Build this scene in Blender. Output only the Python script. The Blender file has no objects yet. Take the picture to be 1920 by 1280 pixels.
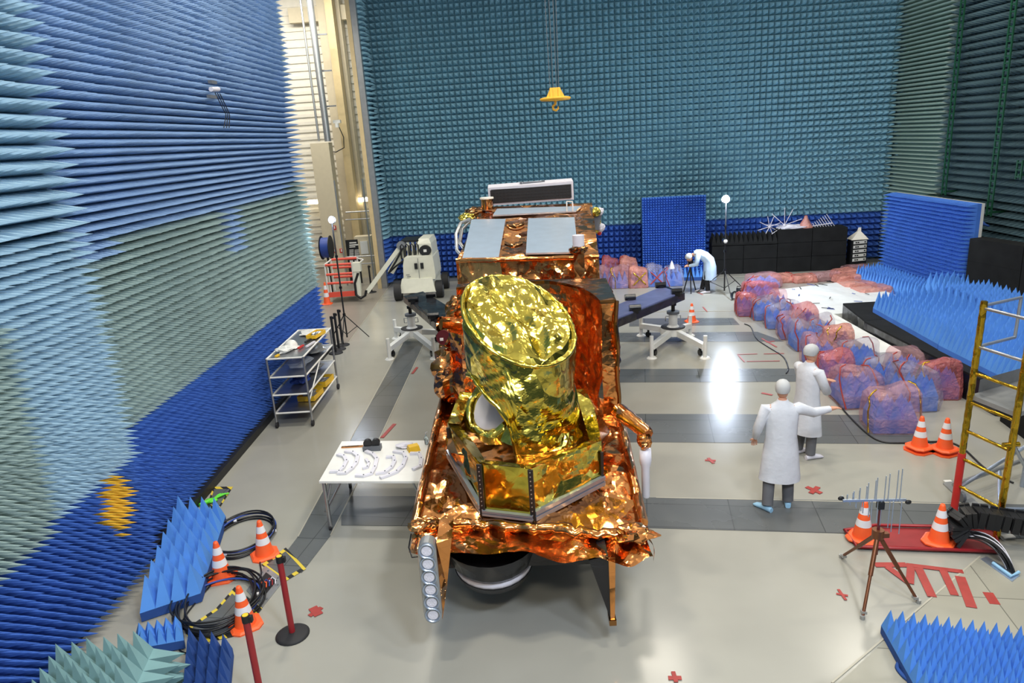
import bpy, math, random
from mathutils import Vector, Matrix, noise
random.seed(7)
SC = bpy.context.scene; COL = SC.collection
R = math.radians
# ------------------------------------------------------------------ camera model (a real 24 mm lens 5 m above the floor)
F = 1333.; H = 5.0
PIT, ROLL, YAW = R(16.0), R(3.8), R(1.0)
FW = Vector((-math.sin(YAW)*math.cos(PIT), math.cos(YAW)*math.cos(PIT), -math.sin(PIT)))
R0 = Vector((math.cos(YAW), math.sin(YAW), 0)); U0 = R0.cross(FW)
IX = R0*math.cos(ROLL) - U0*math.sin(ROLL); IY = -R0*math.sin(ROLL) - U0*math.cos(ROLL)
EYE = Vector((0, 0, H))
def ray(px, py): return IX*((px-960)/F) + IY*((py-640)/F) + FW
def G(px, py, z=0.):                       # point of the horizontal plane z seen at a survey pixel
    d = ray(px, py); return EYE + d*((z-H)/d.z)
def QY(px, py, y): d = ray(px, py); return EYE + d*(y/d.y)
def QX(px, py, x): d = ray(px, py); return EYE + d*(x/d.x)
def PR(p):
    v = Vector(p)-EYE; c = v.dot(FW); return (960+F*v.dot(IX)/c, 640+F*v.dot(IY)/c)
def HZ(x, y, py, lo=-1., hi=14.):          # height above (x,y) whose picture row is py
    for _ in range(50):
        m = (lo+hi)/2
        if PR((x, y, m))[1] > py: lo = m
        else: hi = m
    return lo
def PL(px, py, p0, n):
    d = ray(px, py); return EYE + d*((Vector(p0)-EYE).dot(n)/d.dot(n))
cam = bpy.data.cameras.new('camera'); co = bpy.data.objects.new('camera', cam); COL.objects.link(co)
cam.sensor_fit = 'HORIZONTAL'; cam.sensor_width = 36; cam.lens = 36*F/1920; cam.clip_end = 200
m3 = Matrix((IX, -IY, -FW)).transposed(); co.matrix_world = Matrix.Translation(EYE) @ m3.to_4x4(); SC.camera = co

# ------------------------------------------------------------------ materials
def srgb(c):
    return tuple(((x/255)/12.92 if x/255 <= .04045 else ((x/255+.055)/1.055)**2.4) for x in c)+(1,)
M = {}
def mat(name, col, rough=.6, metal=0., var=.08, scale=6., bump=0., bscale=40., alpha=1., spec=.5, emit=None, trans=0.):
    m = bpy.data.materials.new(name); m.use_nodes = True; nt = m.node_tree; b = nt.nodes['Principled BSDF']
    c = srgb(col)
    tc = nt.nodes.new('ShaderNodeTexCoord')
    if var:
        n = nt.nodes.new('ShaderNodeTexNoise'); n.inputs['Scale'].default_value = scale; n.inputs['Detail'].default_value = 4
        nt.links.new(tc.outputs['Object'], n.inputs['Vector'])
        r = nt.nodes.new('ShaderNodeMapRange'); r.inputs['From Min'].default_value = .3; r.inputs['From Max'].default_value = .7
        r.inputs['To Min'].default_value = 1-var; r.inputs['To Max'].default_value = 1+var
        nt.links.new(n.outputs['Fac'], r.inputs['Value'])
        x = nt.nodes.new('ShaderNodeVectorMath'); x.operation = 'SCALE'; x.inputs[0].default_value = c[:3]
        nt.links.new(r.outputs['Result'], x.inputs['Scale']); nt.links.new(x.outputs['Vector'], b.inputs['Base Color'])
    else: b.inputs['Base Color'].default_value = c
    b.inputs['Roughness'].default_value = rough; b.inputs['Metallic'].default_value = metal
    b.inputs['Specular IOR Level'].default_value = spec; b.inputs['Alpha'].default_value = alpha
    b.inputs['Transmission Weight'].default_value = trans
    if bump:
        n2 = nt.nodes.new('ShaderNodeTexNoise'); n2.inputs['Scale'].default_value = bscale; n2.inputs['Detail'].default_value = 3
        nt.links.new(tc.outputs['Object'], n2.inputs['Vector'])
        bp = nt.nodes.new('ShaderNodeBump'); bp.inputs['Strength'].default_value = bump; bp.inputs['Distance'].default_value = .02
        nt.links.new(n2.outputs['Fac'], bp.inputs['Height']); nt.links.new(bp.outputs['Normal'], b.inputs['Normal'])
    if emit:
        b.inputs['Emission Color'].default_value = srgb(col); b.inputs['Emission Strength'].default_value = emit
    M[name] = m; return m
def foil(name, col, rough=.16, s1=2.0, s2=5.5, strength=.75, dist=.8):
    m = mat(name, col, rough, 1., .06, 2.); nt = m.node_tree; b = nt.nodes['Principled BSDF']
    tc = [n for n in nt.nodes if n.type == 'TEX_COORD'][0]
    wn = nt.nodes.new('ShaderNodeTexNoise'); wn.inputs['Scale'].default_value = 2.3; wn.inputs['Detail'].default_value = 2
    nt.links.new(tc.outputs['Object'], wn.inputs['Vector'])
    ad = nt.nodes.new('ShaderNodeVectorMath'); ad.operation = 'MULTIPLY_ADD'; ad.inputs[1].default_value = (.16,)*3
    nt.links.new(wn.outputs['Color'], ad.inputs[0]); nt.links.new(tc.outputs['Object'], ad.inputs[2])
    hs = None
    for sc, w in ((s1, 1.), (s2, .34), (s2*2.6, .05)):      # each cell is one flat facet with its own tilt
        v = nt.nodes.new('ShaderNodeTexVoronoi'); v.inputs['Scale'].default_value = sc
        nt.links.new(ad.outputs['Vector'], v.inputs['Vector'])
        d = nt.nodes.new('ShaderNodeVectorMath'); d.operation = 'SUBTRACT'; nt.links.new(ad.outputs['Vector'], d.inputs[0]); nt.links.new(v.outputs['Position'], d.inputs[1])
        c2 = nt.nodes.new('ShaderNodeVectorMath'); c2.operation = 'SUBTRACT'; c2.inputs[1].default_value = (.5,)*3; nt.links.new(v.outputs['Color'], c2.inputs[0])
        k = nt.nodes.new('ShaderNodeVectorMath'); k.operation = 'DOT_PRODUCT'; nt.links.new(d.outputs['Vector'], k.inputs[0]); nt.links.new(c2.outputs['Vector'], k.inputs[1])
        m2 = nt.nodes.new('ShaderNodeMath'); m2.operation = 'MULTIPLY'; m2.inputs[1].default_value = w; nt.links.new(k.outputs['Value'], m2.inputs[0])
        if hs is None: hs = m2
        else:
            a = nt.nodes.new('ShaderNodeMath'); a.operation = 'ADD'
            nt.links.new(hs.outputs[0], a.inputs[0]); nt.links.new(m2.outputs[0], a.inputs[1]); hs = a
    bp = nt.nodes.new('ShaderNodeBump'); bp.inputs['Strength'].default_value = strength; bp.inputs['Distance'].default_value = dist
    nt.links.new(hs.outputs[0], bp.inputs['Height']); nt.links.new(bp.outputs['Normal'], b.inputs['Normal'])
    return m
foil('foil_orange', (228, 156, 92)); foil('foil_yellow', (226, 206, 92), s1=2.6, s2=7.)
foil('foil_brown', (150, 108, 66), .2, strength=.35); foil('foil_smooth', (214, 198, 80), .12, 1.5, 4., .35)
foil('foil_wrap', (200, 165, 50), .25, 9., 24., .7, .6)
foil('black_film', (26, 26, 30), .25, 3., 9., .5, .4); M['black_film'].node_tree.nodes['Principled BSDF'].inputs['Metallic'].default_value = 0
# foams: base colour per panel; grey on the front left wall paints a light effect
mat('foam_teal', (134, 178, 194), .9, 0, .10, 3., spec=.15)
mat('foam_light', (148, 178, 214), .9, 0, .08, 2., spec=.15)
mat('foam_grey', (152, 174, 172), .9, 0, .08, 2., spec=.15)
mat('foam_near', (160, 192, 212), .9, 0, .08, 2., spec=.15)
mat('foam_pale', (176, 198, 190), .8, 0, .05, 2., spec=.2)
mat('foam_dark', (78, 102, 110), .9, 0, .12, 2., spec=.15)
mat('foam_blue', (64, 104, 186), .85, 0, .10, 3., spec=.2)
mat('foam_royal', (76, 126, 214), .85, 0, .08, 3., spec=.2)
mat('foam_sky', (86, 144, 220), .85, 0, .08, 3., spec=.2)
mat('foam_navy', (48, 80, 144), .85, 0, .12, 4., spec=.2)
mat('foam_yellow', (236, 188, 62), .85, 0, .08, 4., spec=.2)
mat('foam_sage', (120, 156, 158), .9, 0, .08, 4., spec=.15)
mat('foam_black', (30, 31, 31), .9, 0, .2, 3., spec=.15)
mat('black', (22, 23, 25), .5, 0, .1); mat('black_gloss', (16, 17, 20), .22, 0, 0)
mat('cable', (20, 21, 24), .4, 0, 0); mat('rubber', (34, 34, 36), .7, 0, .1)
mat('grey_plastic', (96, 100, 106), .5); mat('white_paint', (226, 226, 220), .35, 0, .03)
mat('white_plastic', (214, 213, 222), .4, 0, .03); mat('cream', (238, 232, 216), .6, 0, .03)
mat('tan', (206, 184, 138), .6, 0, .05); mat('beige', (204, 192, 164), .6, 0, .03)
mat('lift_white', (224, 224, 206), .4, 0, .04); mat('steel', (180, 182, 186), .3, .9, .05)
mat('alu', (176, 188, 204), .32, .75, .05, 9.); mat('radiator', (196, 214, 232), .28, .55, .05, 5.)
mat('orange', (250, 100, 46), .45, 0, .04); mat('band_white', (236, 236, 238), .35, 0, .02)
mat('red', (196, 46, 40), .5, 0, .08); mat('basket_red', (222, 84, 66), .45, 0, .05); mat('tape_red', (160, 56, 50), .5, 0, .1, 12.)
mat('post_red', (150, 34, 40), .4, 0, .04); mat('red_mat', (140, 40, 42), .6, 0, .1)
mat('yellow', (236, 190, 44), .45, 0, .04); mat('crane_yellow', (240, 180, 50), .5, 0, .05); mat('lime', (96, 214, 56), .5, 0, .05)
mat('coat', (206, 210, 217), .8, 0, .05, 4., bump=.5, bscale=9); mat('coat_blue', (190, 214, 238), .8, 0, .05, 4., bump=.5, bscale=9)
mat('trousers', (96, 98, 102), .85, 0, .08); mat('trousers_black', (26, 26, 30), .85, 0, .08)
mat('skin', (205, 150, 122), .55, 0, .04); mat('shoe_cover', (150, 196, 226), .6, 0, .05); mat('cap', (186, 188, 188), .8, 0, .05)
mat('bronze', (116, 72, 46), .35, .5, .06); mat('green_rail', (20, 70, 46), .5, 0, .05)
mat('glass', (220, 235, 240), .05, 0, 0, trans=.9); mat('lamp', (225, 232, 255), .5, 0, 0, emit=14.); mat('tube_light', (255, 240, 205), .5, 0, 0, emit=9.)
mat('sheet_white', (226, 228, 224), .45, 0, .04, 3., bump=.6, bscale=5.); mat('blue_paint', (40, 70, 150), .5)
mat('maroon', (92, 26, 34), .4); mat('bag_clear', (196, 206, 220), .1, 0, 0, alpha=.35)
mat('tin', (170, 172, 172), .35, .7, .08)
def film(name, col, fac):
    m = bpy.data.materials.new(name); m.use_nodes = True; nt = m.node_tree; b = nt.nodes['Principled BSDF']
    b.inputs['Base Color'].default_value = srgb(col); b.inputs['Roughness'].default_value = .22
    tr = nt.nodes.new('ShaderNodeBsdfTransparent'); tr.inputs['Color'].default_value = srgb(tuple(min(255, int(200+.22*c)) for c in col))
    mx = nt.nodes.new('ShaderNodeMixShader'); out = nt.nodes['Material Output']
    tc = nt.nodes.new('ShaderNodeTexCoord'); n = nt.nodes.new('ShaderNodeTexNoise'); n.inputs['Scale'].default_value = 3.; n.inputs['Detail'].default_value = 4
    nt.links.new(tc.outputs['Object'], n.inputs['Vector'])
    r = nt.nodes.new('ShaderNodeMapRange'); r.inputs['From Min'].default_value = .3; r.inputs['From Max'].default_value = .75
    r.inputs['To Min'].default_value = fac-.15; r.inputs['To Max'].default_value = fac+.25
    nt.links.new(n.outputs['Fac'], r.inputs['Value']); nt.links.new(r.outputs['Result'], mx.inputs['Fac'])
    v = nt.nodes.new('ShaderNodeTexNoise'); v.inputs['Scale'].default_value = 7.; v.inputs['Detail'].default_value = 3; v.inputs['Distortion'].default_value = 1.2
    nt.links.new(tc.outputs['Object'], v.inputs['Vector'])
    bp = nt.nodes.new('ShaderNodeBump'); bp.inputs['Strength'].default_value = .8; bp.inputs['Distance'].default_value = .08
    nt.links.new(v.outputs['Fac'], bp.inputs['Height']); nt.links.new(bp.outputs['Normal'], b.inputs['Normal'])
    nt.links.new(tr.outputs[0], mx.inputs[1]); nt.links.new(b.outputs[0], mx.inputs[2]); nt.links.new(mx.outputs[0], out.inputs[0])
    M[name] = m
film('film_pink', (226, 176, 178), .24); film('film_rose', (224, 130, 128), .36); film('film_clear', (205, 198, 210), .18)
film('film_salmon', (228, 156, 138), .55)
def banded(name, c1, c2, scale):              # hazard tape, cladding, planks: stripes that belong to the thing
    m = mat(name, c1, .5, 0, 0); nt = m.node_tree; b = nt.nodes['Principled BSDF']
    tc = nt.nodes.new('ShaderNodeTexCoord'); w = nt.nodes.new('ShaderNodeTexWave'); w.wave_type = 'BANDS'; w.bands_direction = 'DIAGONAL'
    w.inputs['Scale'].default_value = scale; nt.links.new(tc.outputs['Object'], w.inputs['Vector'])
    cr = nt.nodes.new('ShaderNodeValToRGB'); cr.color_ramp.interpolation = 'CONSTANT'
    cr.color_ramp.elements[0].color = srgb(c1); cr.color_ramp.elements[1].color = srgb(c2); cr.color_ramp.elements[1].position = .5
    nt.links.new(w.outputs['Fac'], cr.inputs['Fac']); nt.links.new(cr.outputs['Color'], b.inputs['Base Color'])
banded('hazard', (214, 190, 60), (32, 32, 30), 3.2)
def floor_mat(name, col, rough, var, tile=None, lines=None):
    m = mat(name, col, rough, 0, var, .8, spec=.3); nt = m.node_tree; b = nt.nodes['Principled BSDF']
    tc = [n for n in nt.nodes if n.type == 'TEX_COORD'][0]
    n = nt.nodes.new('ShaderNodeTexNoise'); n.inputs['Scale'].default_value = .5; n.inputs['Detail'].default_value = 6
    nt.links.new(tc.outputs['Object'], n.inputs['Vector'])
    r = nt.nodes.new('ShaderNodeMapRange'); r.inputs['To Min'].default_value = rough*.6; r.inputs['To Max'].default_value = rough*1.6
    nt.links.new(n.outputs['Fac'], r.inputs['Value']); nt.links.new(r.outputs['Result'], b.inputs['Roughness'])
    if tile:
        br = nt.nodes.new('ShaderNodeTexBrick'); br.inputs['Scale'].default_value = 1.; br.offset = 0
        br.inputs['Brick Width'].default_value = tile[0]; br.inputs['Row Height'].default_value = tile[1]
        br.inputs['Mortar Size'].default_value = .006; br.inputs['Bias'].default_value = 0
        br.inputs['Color1'].default_value = (1, 1, 1, 1); br.inputs['Color2'].default_value = (.88, .88, .88, 1); br.inputs['Mortar'].default_value = (.45, .45, .45, 1)
        mp = nt.nodes.new('ShaderNodeMapping'); mp.inputs['Rotation'].default_value = (0, 0, R(10))
        nt.links.new(tc.outputs['Object'], mp.inputs['Vector']); nt.links.new(mp.outputs['Vector'], br.inputs['Vector'])
        mu = nt.nodes.new('ShaderNodeMixRGB'); mu.blend_type = 'MULTIPLY'; mu.inputs['Fac'].default_value = 1
        src = b.inputs['Base Color'].links[0].from_socket
        nt.links.new(src, mu.inputs['Color1']); nt.links.new(br.outputs['Color'], mu.inputs['Color2']); nt.links.new(mu.outputs['Color'], b.inputs['Base Color'])
floor_mat('floor', (157, 156, 146), .19, .06); floor_mat('floor_plate', (98, 101, 101), .24, .10, (1.1, .6))
floor_mat('floor_plate_bright', (156, 154, 140), .3, .10, (1.2, .9)); floor_mat('floor_hall', (140, 134, 124), .3, .06)
mat('seam', (96, 98, 92), .6, 0, 0); mat('seam_light', (172, 168, 152), .5, 0, 0)

# ------------------------------------------------------------------ mesh builder
class MB:
    def __init__(s): s.v = []; s.f = []; s.mi = []; s.sm = []; s.m = 0; s.smooth = False
    def add(s, vs, fs, m=None, smooth=None):
        o = len(s.v); s.v += [tuple(v) for v in vs]
        for f in fs: s.f.append(tuple(i+o for i in f)); s.mi.append(s.m if m is None else m); s.sm.append(s.smooth if smooth is None else smooth)
    def box(s, c, d, rot=None, m=None, taper=1.):
        c = Vector(c); x, y, z = d[0]/2, d[1]/2, d[2]/2
        vs = [Vector((a*x*(taper if k > 0 else 1), b*y*(taper if k > 0 else 1), k*z)) for k in (-1, 1) for b in (-1, 1) for a in (-1, 1)]
        if rot is not None:
            if isinstance(rot, (int, float)): rot = Matrix.Rotation(rot, 3, 'Z')
            vs = [rot @ v for v in vs]
        s.add([v+c for v in vs], [(0, 2, 3, 1), (4, 5, 7, 6), (0, 1, 5, 4), (2, 6, 7, 3), (0, 4, 6, 2), (1, 3, 7, 5)], m)
    def hexa(s, b, t, m=None):               # bottom quad (ccw from above) and top quad
        s.add(list(b)+list(t), [(3, 2, 1, 0), (4, 5, 6, 7)]+[(i, (i+1) % 4, 4+(i+1) % 4, 4+i) for i in range(4)], m)
    def prism(s, pts, z0, z1, m=None):
        n = len(pts); s.add([(p[0], p[1], z0) for p in pts]+[(p[0], p[1], z1) for p in pts],
            [tuple(reversed(range(n))), tuple(range(n, 2*n))]+[(i, (i+1) % n, n+(i+1) % n, n+i) for i in range(n)], m)
    def cyl(s, a, b, r0, r1=None, n=12, m=None, cap=True, smooth=True):
        a, b = Vector(a), Vector(b); r1 = r0 if r1 is None else r1; d = (b-a)
        if d.length < 1e-6: return
        q = d.normalized().to_track_quat('Z', 'Y'); vs = []
        for p, r in ((a, r0), (b, r1)):
            for i in range(n):
                t = 2*math.pi*i/n; vs.append(p+q @ Vector((r*math.cos(t), r*math.sin(t), 0)))
        s.add(vs, [(i, (i+1) % n, n+(i+1) % n, n+i) for i in range(n)], m, smooth)
        if cap: s.add(vs, [tuple(reversed(range(n))), tuple(range(n, 2*n))], m, False)
    def tube(s, pts, r, n=8, m=None, closed=False):
        pts = [Vector(p) for p in pts]; k = len(pts); vs = []; ref = None
        for i, p in enumerate(pts):
            a = pts[(i-1) % k] if (closed or i > 0) else p; b = pts[(i+1) % k] if (closed or i < k-1) else p
            t = (b-a).normalized() if (b-a).length > 1e-7 else Vector((0, 0, 1))
            if ref is None: ref = t.orthogonal().normalized()
            ref = (ref - t*ref.dot(t)); ref = ref.normalized() if ref.length > 1e-5 else t.orthogonal().normalized()
            u = t.cross(ref); rr = r[i] if isinstance(r, (list, tuple)) else r
            vs += [p+(ref*math.cos(2*math.pi*j/n)+u*math.sin(2*math.pi*j/n))*rr for j in range(n)]
        fs = [(i*n+j, i*n+(j+1) % n, ((i+1) % k)*n+(j+1) % n, ((i+1) % k)*n+j) for i in range(k if closed else k-1) for j in range(n)]
        s.add(vs, fs, m, True)
        if not closed: s.add(vs, [tuple(reversed(range(n))), tuple(range((k-1)*n, k*n))], m, False)
    def lathe(s, prof, c=(0, 0, 0), n=24, m=None, rot=None, smooth=True):
        c = Vector(c); vs = []
        for r, z in prof:
            for j in range(n):
                v = Vector((r*math.cos(2*math.pi*j/n), r*math.sin(2*math.pi*j/n), z)); vs.append((rot @ v if rot else v)+c)
        k = len(prof); s.add(vs, [(i*n+j, i*n+(j+1) % n, (i+1)*n+(j+1) % n, (i+1)*n+j) for i in range(k-1) for j in range(n)], m, smooth)
    def loft(s, rings, m=None, cap=True, smooth=True):
        n = len(rings[0]); k = len(rings); vs = [v for r in rings for v in r]
        s.add(vs, [(i*n+j, i*n+(j+1) % n, (i+1)*n+(j+1) % n, (i+1)*n+j) for i in range(k-1) for j in range(n)], m, smooth)
        if cap: s.add(vs, [tuple(reversed(range(n))), tuple(range((k-1)*n, k*n))], m, smooth)
    def ball(s, c, r, n=12, m=None, rot=None):
        r = (r,)*3 if isinstance(r, (int, float)) else r; c = Vector(c); rings = []
        for i in range(1, n//2+1):
            a = math.pi*i/(n//2+1)
            rings.append([c+((rot @ Vector((r[0]*math.sin(a)*math.cos(t), r[1]*math.sin(a)*math.sin(t), r[2]*-math.cos(a)))) if rot else Vector((r[0]*math.sin(a)*math.cos(t), r[1]*math.sin(a)*math.sin(t), r[2]*-math.cos(a)))) for t in [2*math.pi*j/n for j in range(n)]])
        s.loft(rings, m)
    def quad(s, a, b, c, d, m=None): s.add([a, b, c, d], [(0, 1, 2, 3)], m)
    def pyr(s, A, B, C, D, nu, nv, h, mf=0, nrm=None, jit=.03, skip=None):
        A, B, C, D = map(Vector, (A, B, C, D)); n = (nrm.normalized() if nrm else (B-A).cross(D-A).normalized()); o = len(s.v)
        P = lambda u, v: (A*(1-u)+B*u)*(1-v)+(D*(1-u)+C*u)*v
        for j in range(nv+1):
            for i in range(nu+1): s.v.append(tuple(P(i/nu, j/nv)))
        for j in range(nv):
            for i in range(nu):
                if skip and skip(i, j): continue
                c = P((i+.5)/nu, (j+.5)/nv); hh = h(c) if callable(h) else h
                tip = c+n*hh*(1+random.uniform(-jit, jit))+Vector((random.uniform(-1, 1), random.uniform(-1, 1), random.uniform(-1, 1)))*hh*jit*.6
                k = len(s.v); s.v.append(tuple(tip)); q = (o+j*(nu+1)+i, o+j*(nu+1)+i+1, o+(j+1)*(nu+1)+i+1, o+(j+1)*(nu+1)+i)
                mm = mf(c) if callable(mf) else mf
                for e in range(4): s.f.append((q[e], q[(e+1) % 4], k)); s.mi.append(mm); s.sm.append(False)
    def crumple(s, A, B, C, D, nu, nv, amp, sc=1.6, m=None, seed=0., edge=True, fn=None):
        A, B, C, D = map(Vector, (A, B, C, D)); n = (B-A).cross(D-A).normalized(); vs = []
        for j in range(nv+1):
            for i in range(nu+1):
                u, v = i/nu, j/nv; p = (A*(1-u)+B*u)*(1-v)+(D*(1-u)+C*u)*v
                e = min(1., 6*min(u, 1-u, v, 1-v)) if edge else 1.
                p = p+n*crump(p, sc, seed)*amp*e
                if fn: p = fn(p, u, v)
                vs.append(p)
        fs = []
        for j in range(nv):
            for i in range(nu):
                a = j*(nu+1)+i; q = (a, a+1, a+nu+2, a+nu+1)
                fs += [(q[0], q[1], q[2]), (q[0], q[2], q[3])] if (i+j) % 2 else [(q[0], q[1], q[3]), (q[1], q[2], q[3])]
        s.add(vs, fs, m, False)
    def build(s, name, mats, parent=None):
        me = bpy.data.meshes.new(name); me.from_pydata(s.v, [], s.f)
        if isinstance(mats, str): mats = [mats]
        for k in mats: me.materials.append(M[k])
        me.polygons.foreach_set('material_index', s.mi); me.polygons.foreach_set('use_smooth', s.sm); me.update()
        o = bpy.data.objects.new(name, me); COL.objects.link(o)
        if parent: o.parent = parent; o.matrix_parent_inverse = Matrix.Identity(4); localise(o, parent)
        return o
def world_loc(o):
    v = Vector(o.location)
    while o.parent: o = o.parent; v += Vector(o.location)
    return v
def localise(o, parent):                      # thing origins only carry a translation while building
    w = world_loc(parent); o.data.transform(Matrix.Translation(-w)); o.data.update()
_rc = random.Random(12); FOLD = []
for _f in (.5, .7, 1.0, 1.4, 1.9, 2.6):
    _v = Vector((_rc.uniform(-1, 1), _rc.uniform(-1, 1), _rc.uniform(-1, 1))).normalized(); FOLD.append((_v*_f, _rc.random()*9, 1/_f**1.05))
_ws = sum(w for _, _, w in FOLD)
def crump(p, sc, seed=0.):                     # folded sheet: sharp creases between flat facets
    q = Vector((p[0]+seed, p[1]+seed*1.7, p[2]-seed))*sc
    q = q+noise.noise_vector(q*.55)*.75
    t = 0.
    for v, ph, w in FOLD: x = (v.dot(q)+ph) % 1.; t += w*(abs(2*x-1)-.5)
    return 1.7*t/_ws
def tag(o, label=None, cat=None, group=None, kind=None):
    if label: o['label'] = label
    if cat: o['category'] = cat
    if group: o['group'] = group
    if kind: o['kind'] = kind
    return o
def thing(name, loc, label, cat, group=None):
    o = bpy.data.objects.new(name, None); COL.objects.link(o); o.location = loc; o.empty_display_size = .1
    return tag(o, label, cat, group)
def copy_tree(o, label, dloc=(0, 0, 0), rz=0, parent=None):
    c = o.copy(); COL.objects.link(c)
    if parent is None: c.location = Vector(dloc); c.rotation_euler = (0, 0, rz); c['label'] = label
    else: c.parent = parent
    for ch in [x for x in bpy.data.objects if x.parent == o]: copy_tree(ch, None, parent=c)
    return c
def struct(o): o['kind'] = 'structure'; return o
# ================================================================== THE HALL
def flat(name, pts, m, z=0.): b = MB(); b.add([(p[0], p[1], z) for p in pts], [tuple(range(len(pts)))]); o = b.build(name, m); return o
def gpts(l, z=0.): return [G(a, b, z) for a, b in l]
b = MB(); b.box((3, 14, -.15), (36, 44, .3)); struct(b.build('floor', 'floor'))
def strip(name, pts, m, z=.004, th=.004):
    p = gpts(pts); 
    a = sum(p[i][0]*p[(i+1) % len(p)][1]-p[(i+1) % len(p)][0]*p[i][1] for i in range(len(p)))
    if a < 0: p = p[::-1]
    b = MB(); b.prism(p, z-th, z); return b.build(name, m)
tr = 0
for pts, m in (([(1180, 597), (1375, 596), (1387, 609), (1180, 612)], 'floor_plate'), ([(900, 626), (1160, 624), (1420, 622), (1470, 640), (1160, 641), (900, 643)], 'floor_plate'),
        ([(900, 694), (1160, 692), (1500, 691), (1600, 715), (1160, 717), (900, 719)], 'floor_plate'), ([(900, 777), (1220, 776), (1620, 778), (1760, 833), (1230, 829), (900, 829)], 'floor_plate'),
        ([(640, 930), (1230, 933), (1580, 938), (1960, 947), (1990, 1012), (1580, 1000), (1220, 990), (640, 985)], 'floor_plate'),
        ([(757, 640), (745, 666), (659, 821), (559, 1006), (516, 1062), (566, 1074), (620, 1004), (714, 817), (784, 666), (797, 640)], 'floor_plate'),
        ([(1560, 1292), (1700, 1165), (1838, 1043), (1960, 1110), (1980, 1292)], 'floor_plate_bright')):
    tr += 1; struct(strip('trim_%d' % tr, pts, m, .003+.0006*tr))
b = MB(); b.prism([(-14, 18.2), (-4.72, 18.4), (-4.85, 26.6), (-4.9, 31), (-14, 31)], 0, .005); struct(b.build('trim_8', 'floor_hall'))
b = MB()                                       # joints running beside the plates
def seamline(p, q, w=.018): 
    p, q = G(*p), G(*q); d = (q-p).normalized(); n = Vector((-d.y, d.x, 0))*w/2; b.prism([p-n, q-n, q+n, p+n], .001, .0085)
for l in (((757, 640), (659, 821)), ((659, 821), (559, 1006)), ((797, 640), (714, 817)), ((714, 817), (620, 1004)), ((1560, 1280), (1838, 1043)), ((1160, 585), (1390, 583)), ((1230, 933), (1800, 945)), ((735, 530), (655, 640)), ((820, 545), (1600, 508))): seamline(*l)
struct(b.build('trim_9', 'seam_light'))

# ---- absorber walls
def farzone(c):
    if c.z < 1.72: return 2
    lim = 4.03
    if 12.75 < c.y < 13.4: lim = 3.3
    if c.y < 9.1: lim = 3.85
    if 16.6 < c.y: lim = 4.3
    return 1 if c.z < lim else 0
b = MB(); b.pyr((-5.38, 8.15, .12), (-5.38, 17.75, .12), (-5.38, 17.75, 9.4), (-5.38, 8.15, 9.4), 86, 82, .36, farzone)
b.m = 1; b.box((-5.55, 12.95, 4.7), (.34, 9.6, 9.4))
# slanted end board facing the doorway
b.pyr((-5.38, 17.75, .12), (-5.9, 18.35, .12), (-5.9, 18.35, 9.4), (-5.38, 17.75, 9.4), 7, 82, .3, lambda c: 2 if c.z < 1.72 else 1)
struct(b.build('wall_left', ['foam_light', 'foam_grey', 'foam_blue']))
def nearzone(c):
    if abs(c.y-7.56)/.34+abs(c.z-1.14)/.47 < 1: return 3
    if c.z < 1.42+.02*(c.y-5): return 2
    return 0 if c.y > 6.6 or c.z > 3.6 else 1  # greyer lower near end: a light effect painted into the foam colour
b = MB(); b.pyr((-5.24, 3.0, .1), (-5.24, 8.12, .1), (-5.24, 8.12, 4.3), (-5.24, 3.0, 4.3), 46, 42, .46, nearzone)
b.pyr((-5.24, 3.0, 4.3), (-5.24, 8.12, 4.3), (-5.24, 8.12, 9.4), (-5.24, 3.0, 9.4), 34, 32, .48, nearzone)
b.m = 1; b.box((-5.45, 5.56, 4.7), (.42, 5.12, 9.4))
struct(b.build('wall_left_front', ['foam_near', 'foam_grey', 'foam_blue', 'foam_yellow'])).name = 'wall_left.001'
b = MB(); b.box((-5.13, 5.6, .06), (.14, 5.1, .12)); b.box((-5.12, 12.95, .07), (.24, 9.7, .14)); struct(b.build('baseboard_left', 'black'))
BA, BB = Vector((-5.05, 26.75, 0)), Vector((13.25, 25.0, 0))
b = MB(); z0 = Vector((0, 0, .1)); z1 = Vector((0, 0, 10.7))
b.pyr(BA+z0, BB+z0, BB+z1, BA+z1, 92, 53, .40, lambda c: 1 if c.z < 1.74 else 0)
n = Vector((.095, .99, 0)); b.m = 0; b.hexa([BA, BB, BB+n*.3, BA+n*.3], [BA+z1, BB+z1, BB+n*.3+z1, BA+n*.3+z1])
b.pyr((-5.0, 26.7, .1), (-4.98, 25.75, .1), (-4.98, 25.75, 10.7), (-5.0, 26.7, 10.7), 6, 66, .32, lambda c: 1 if c.z < 1.74 else 0, nrm=Vector((1, 0, 0)))
b.box((-5.06, 26.2, 5.35), (.1, .95, 10.7))
struct(b.build('wall_back', ['foam_teal', 'foam_blue']))
b = MB(); d = BB-BA; n = Vector((-.095, -.99, 0)); b.prism([BA+n*.45, BB+n*.45, BB, BA], 0, .08); struct(b.build('baseboard_back', 'grey_plastic'))
b = MB(); b.m = 0                               # right wall: wedge strips in the corner bay, pyramids nearer the camera
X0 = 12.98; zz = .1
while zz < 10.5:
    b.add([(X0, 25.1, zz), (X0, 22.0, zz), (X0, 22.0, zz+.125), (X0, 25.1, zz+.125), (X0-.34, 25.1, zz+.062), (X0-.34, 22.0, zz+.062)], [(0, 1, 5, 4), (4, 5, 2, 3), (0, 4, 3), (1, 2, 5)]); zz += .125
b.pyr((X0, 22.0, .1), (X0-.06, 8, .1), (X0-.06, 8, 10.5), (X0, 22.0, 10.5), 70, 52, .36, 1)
b.m = 1; b.box((X0+.17, 16.6, 5.3), (.34, 17.2, 10.6))
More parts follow.
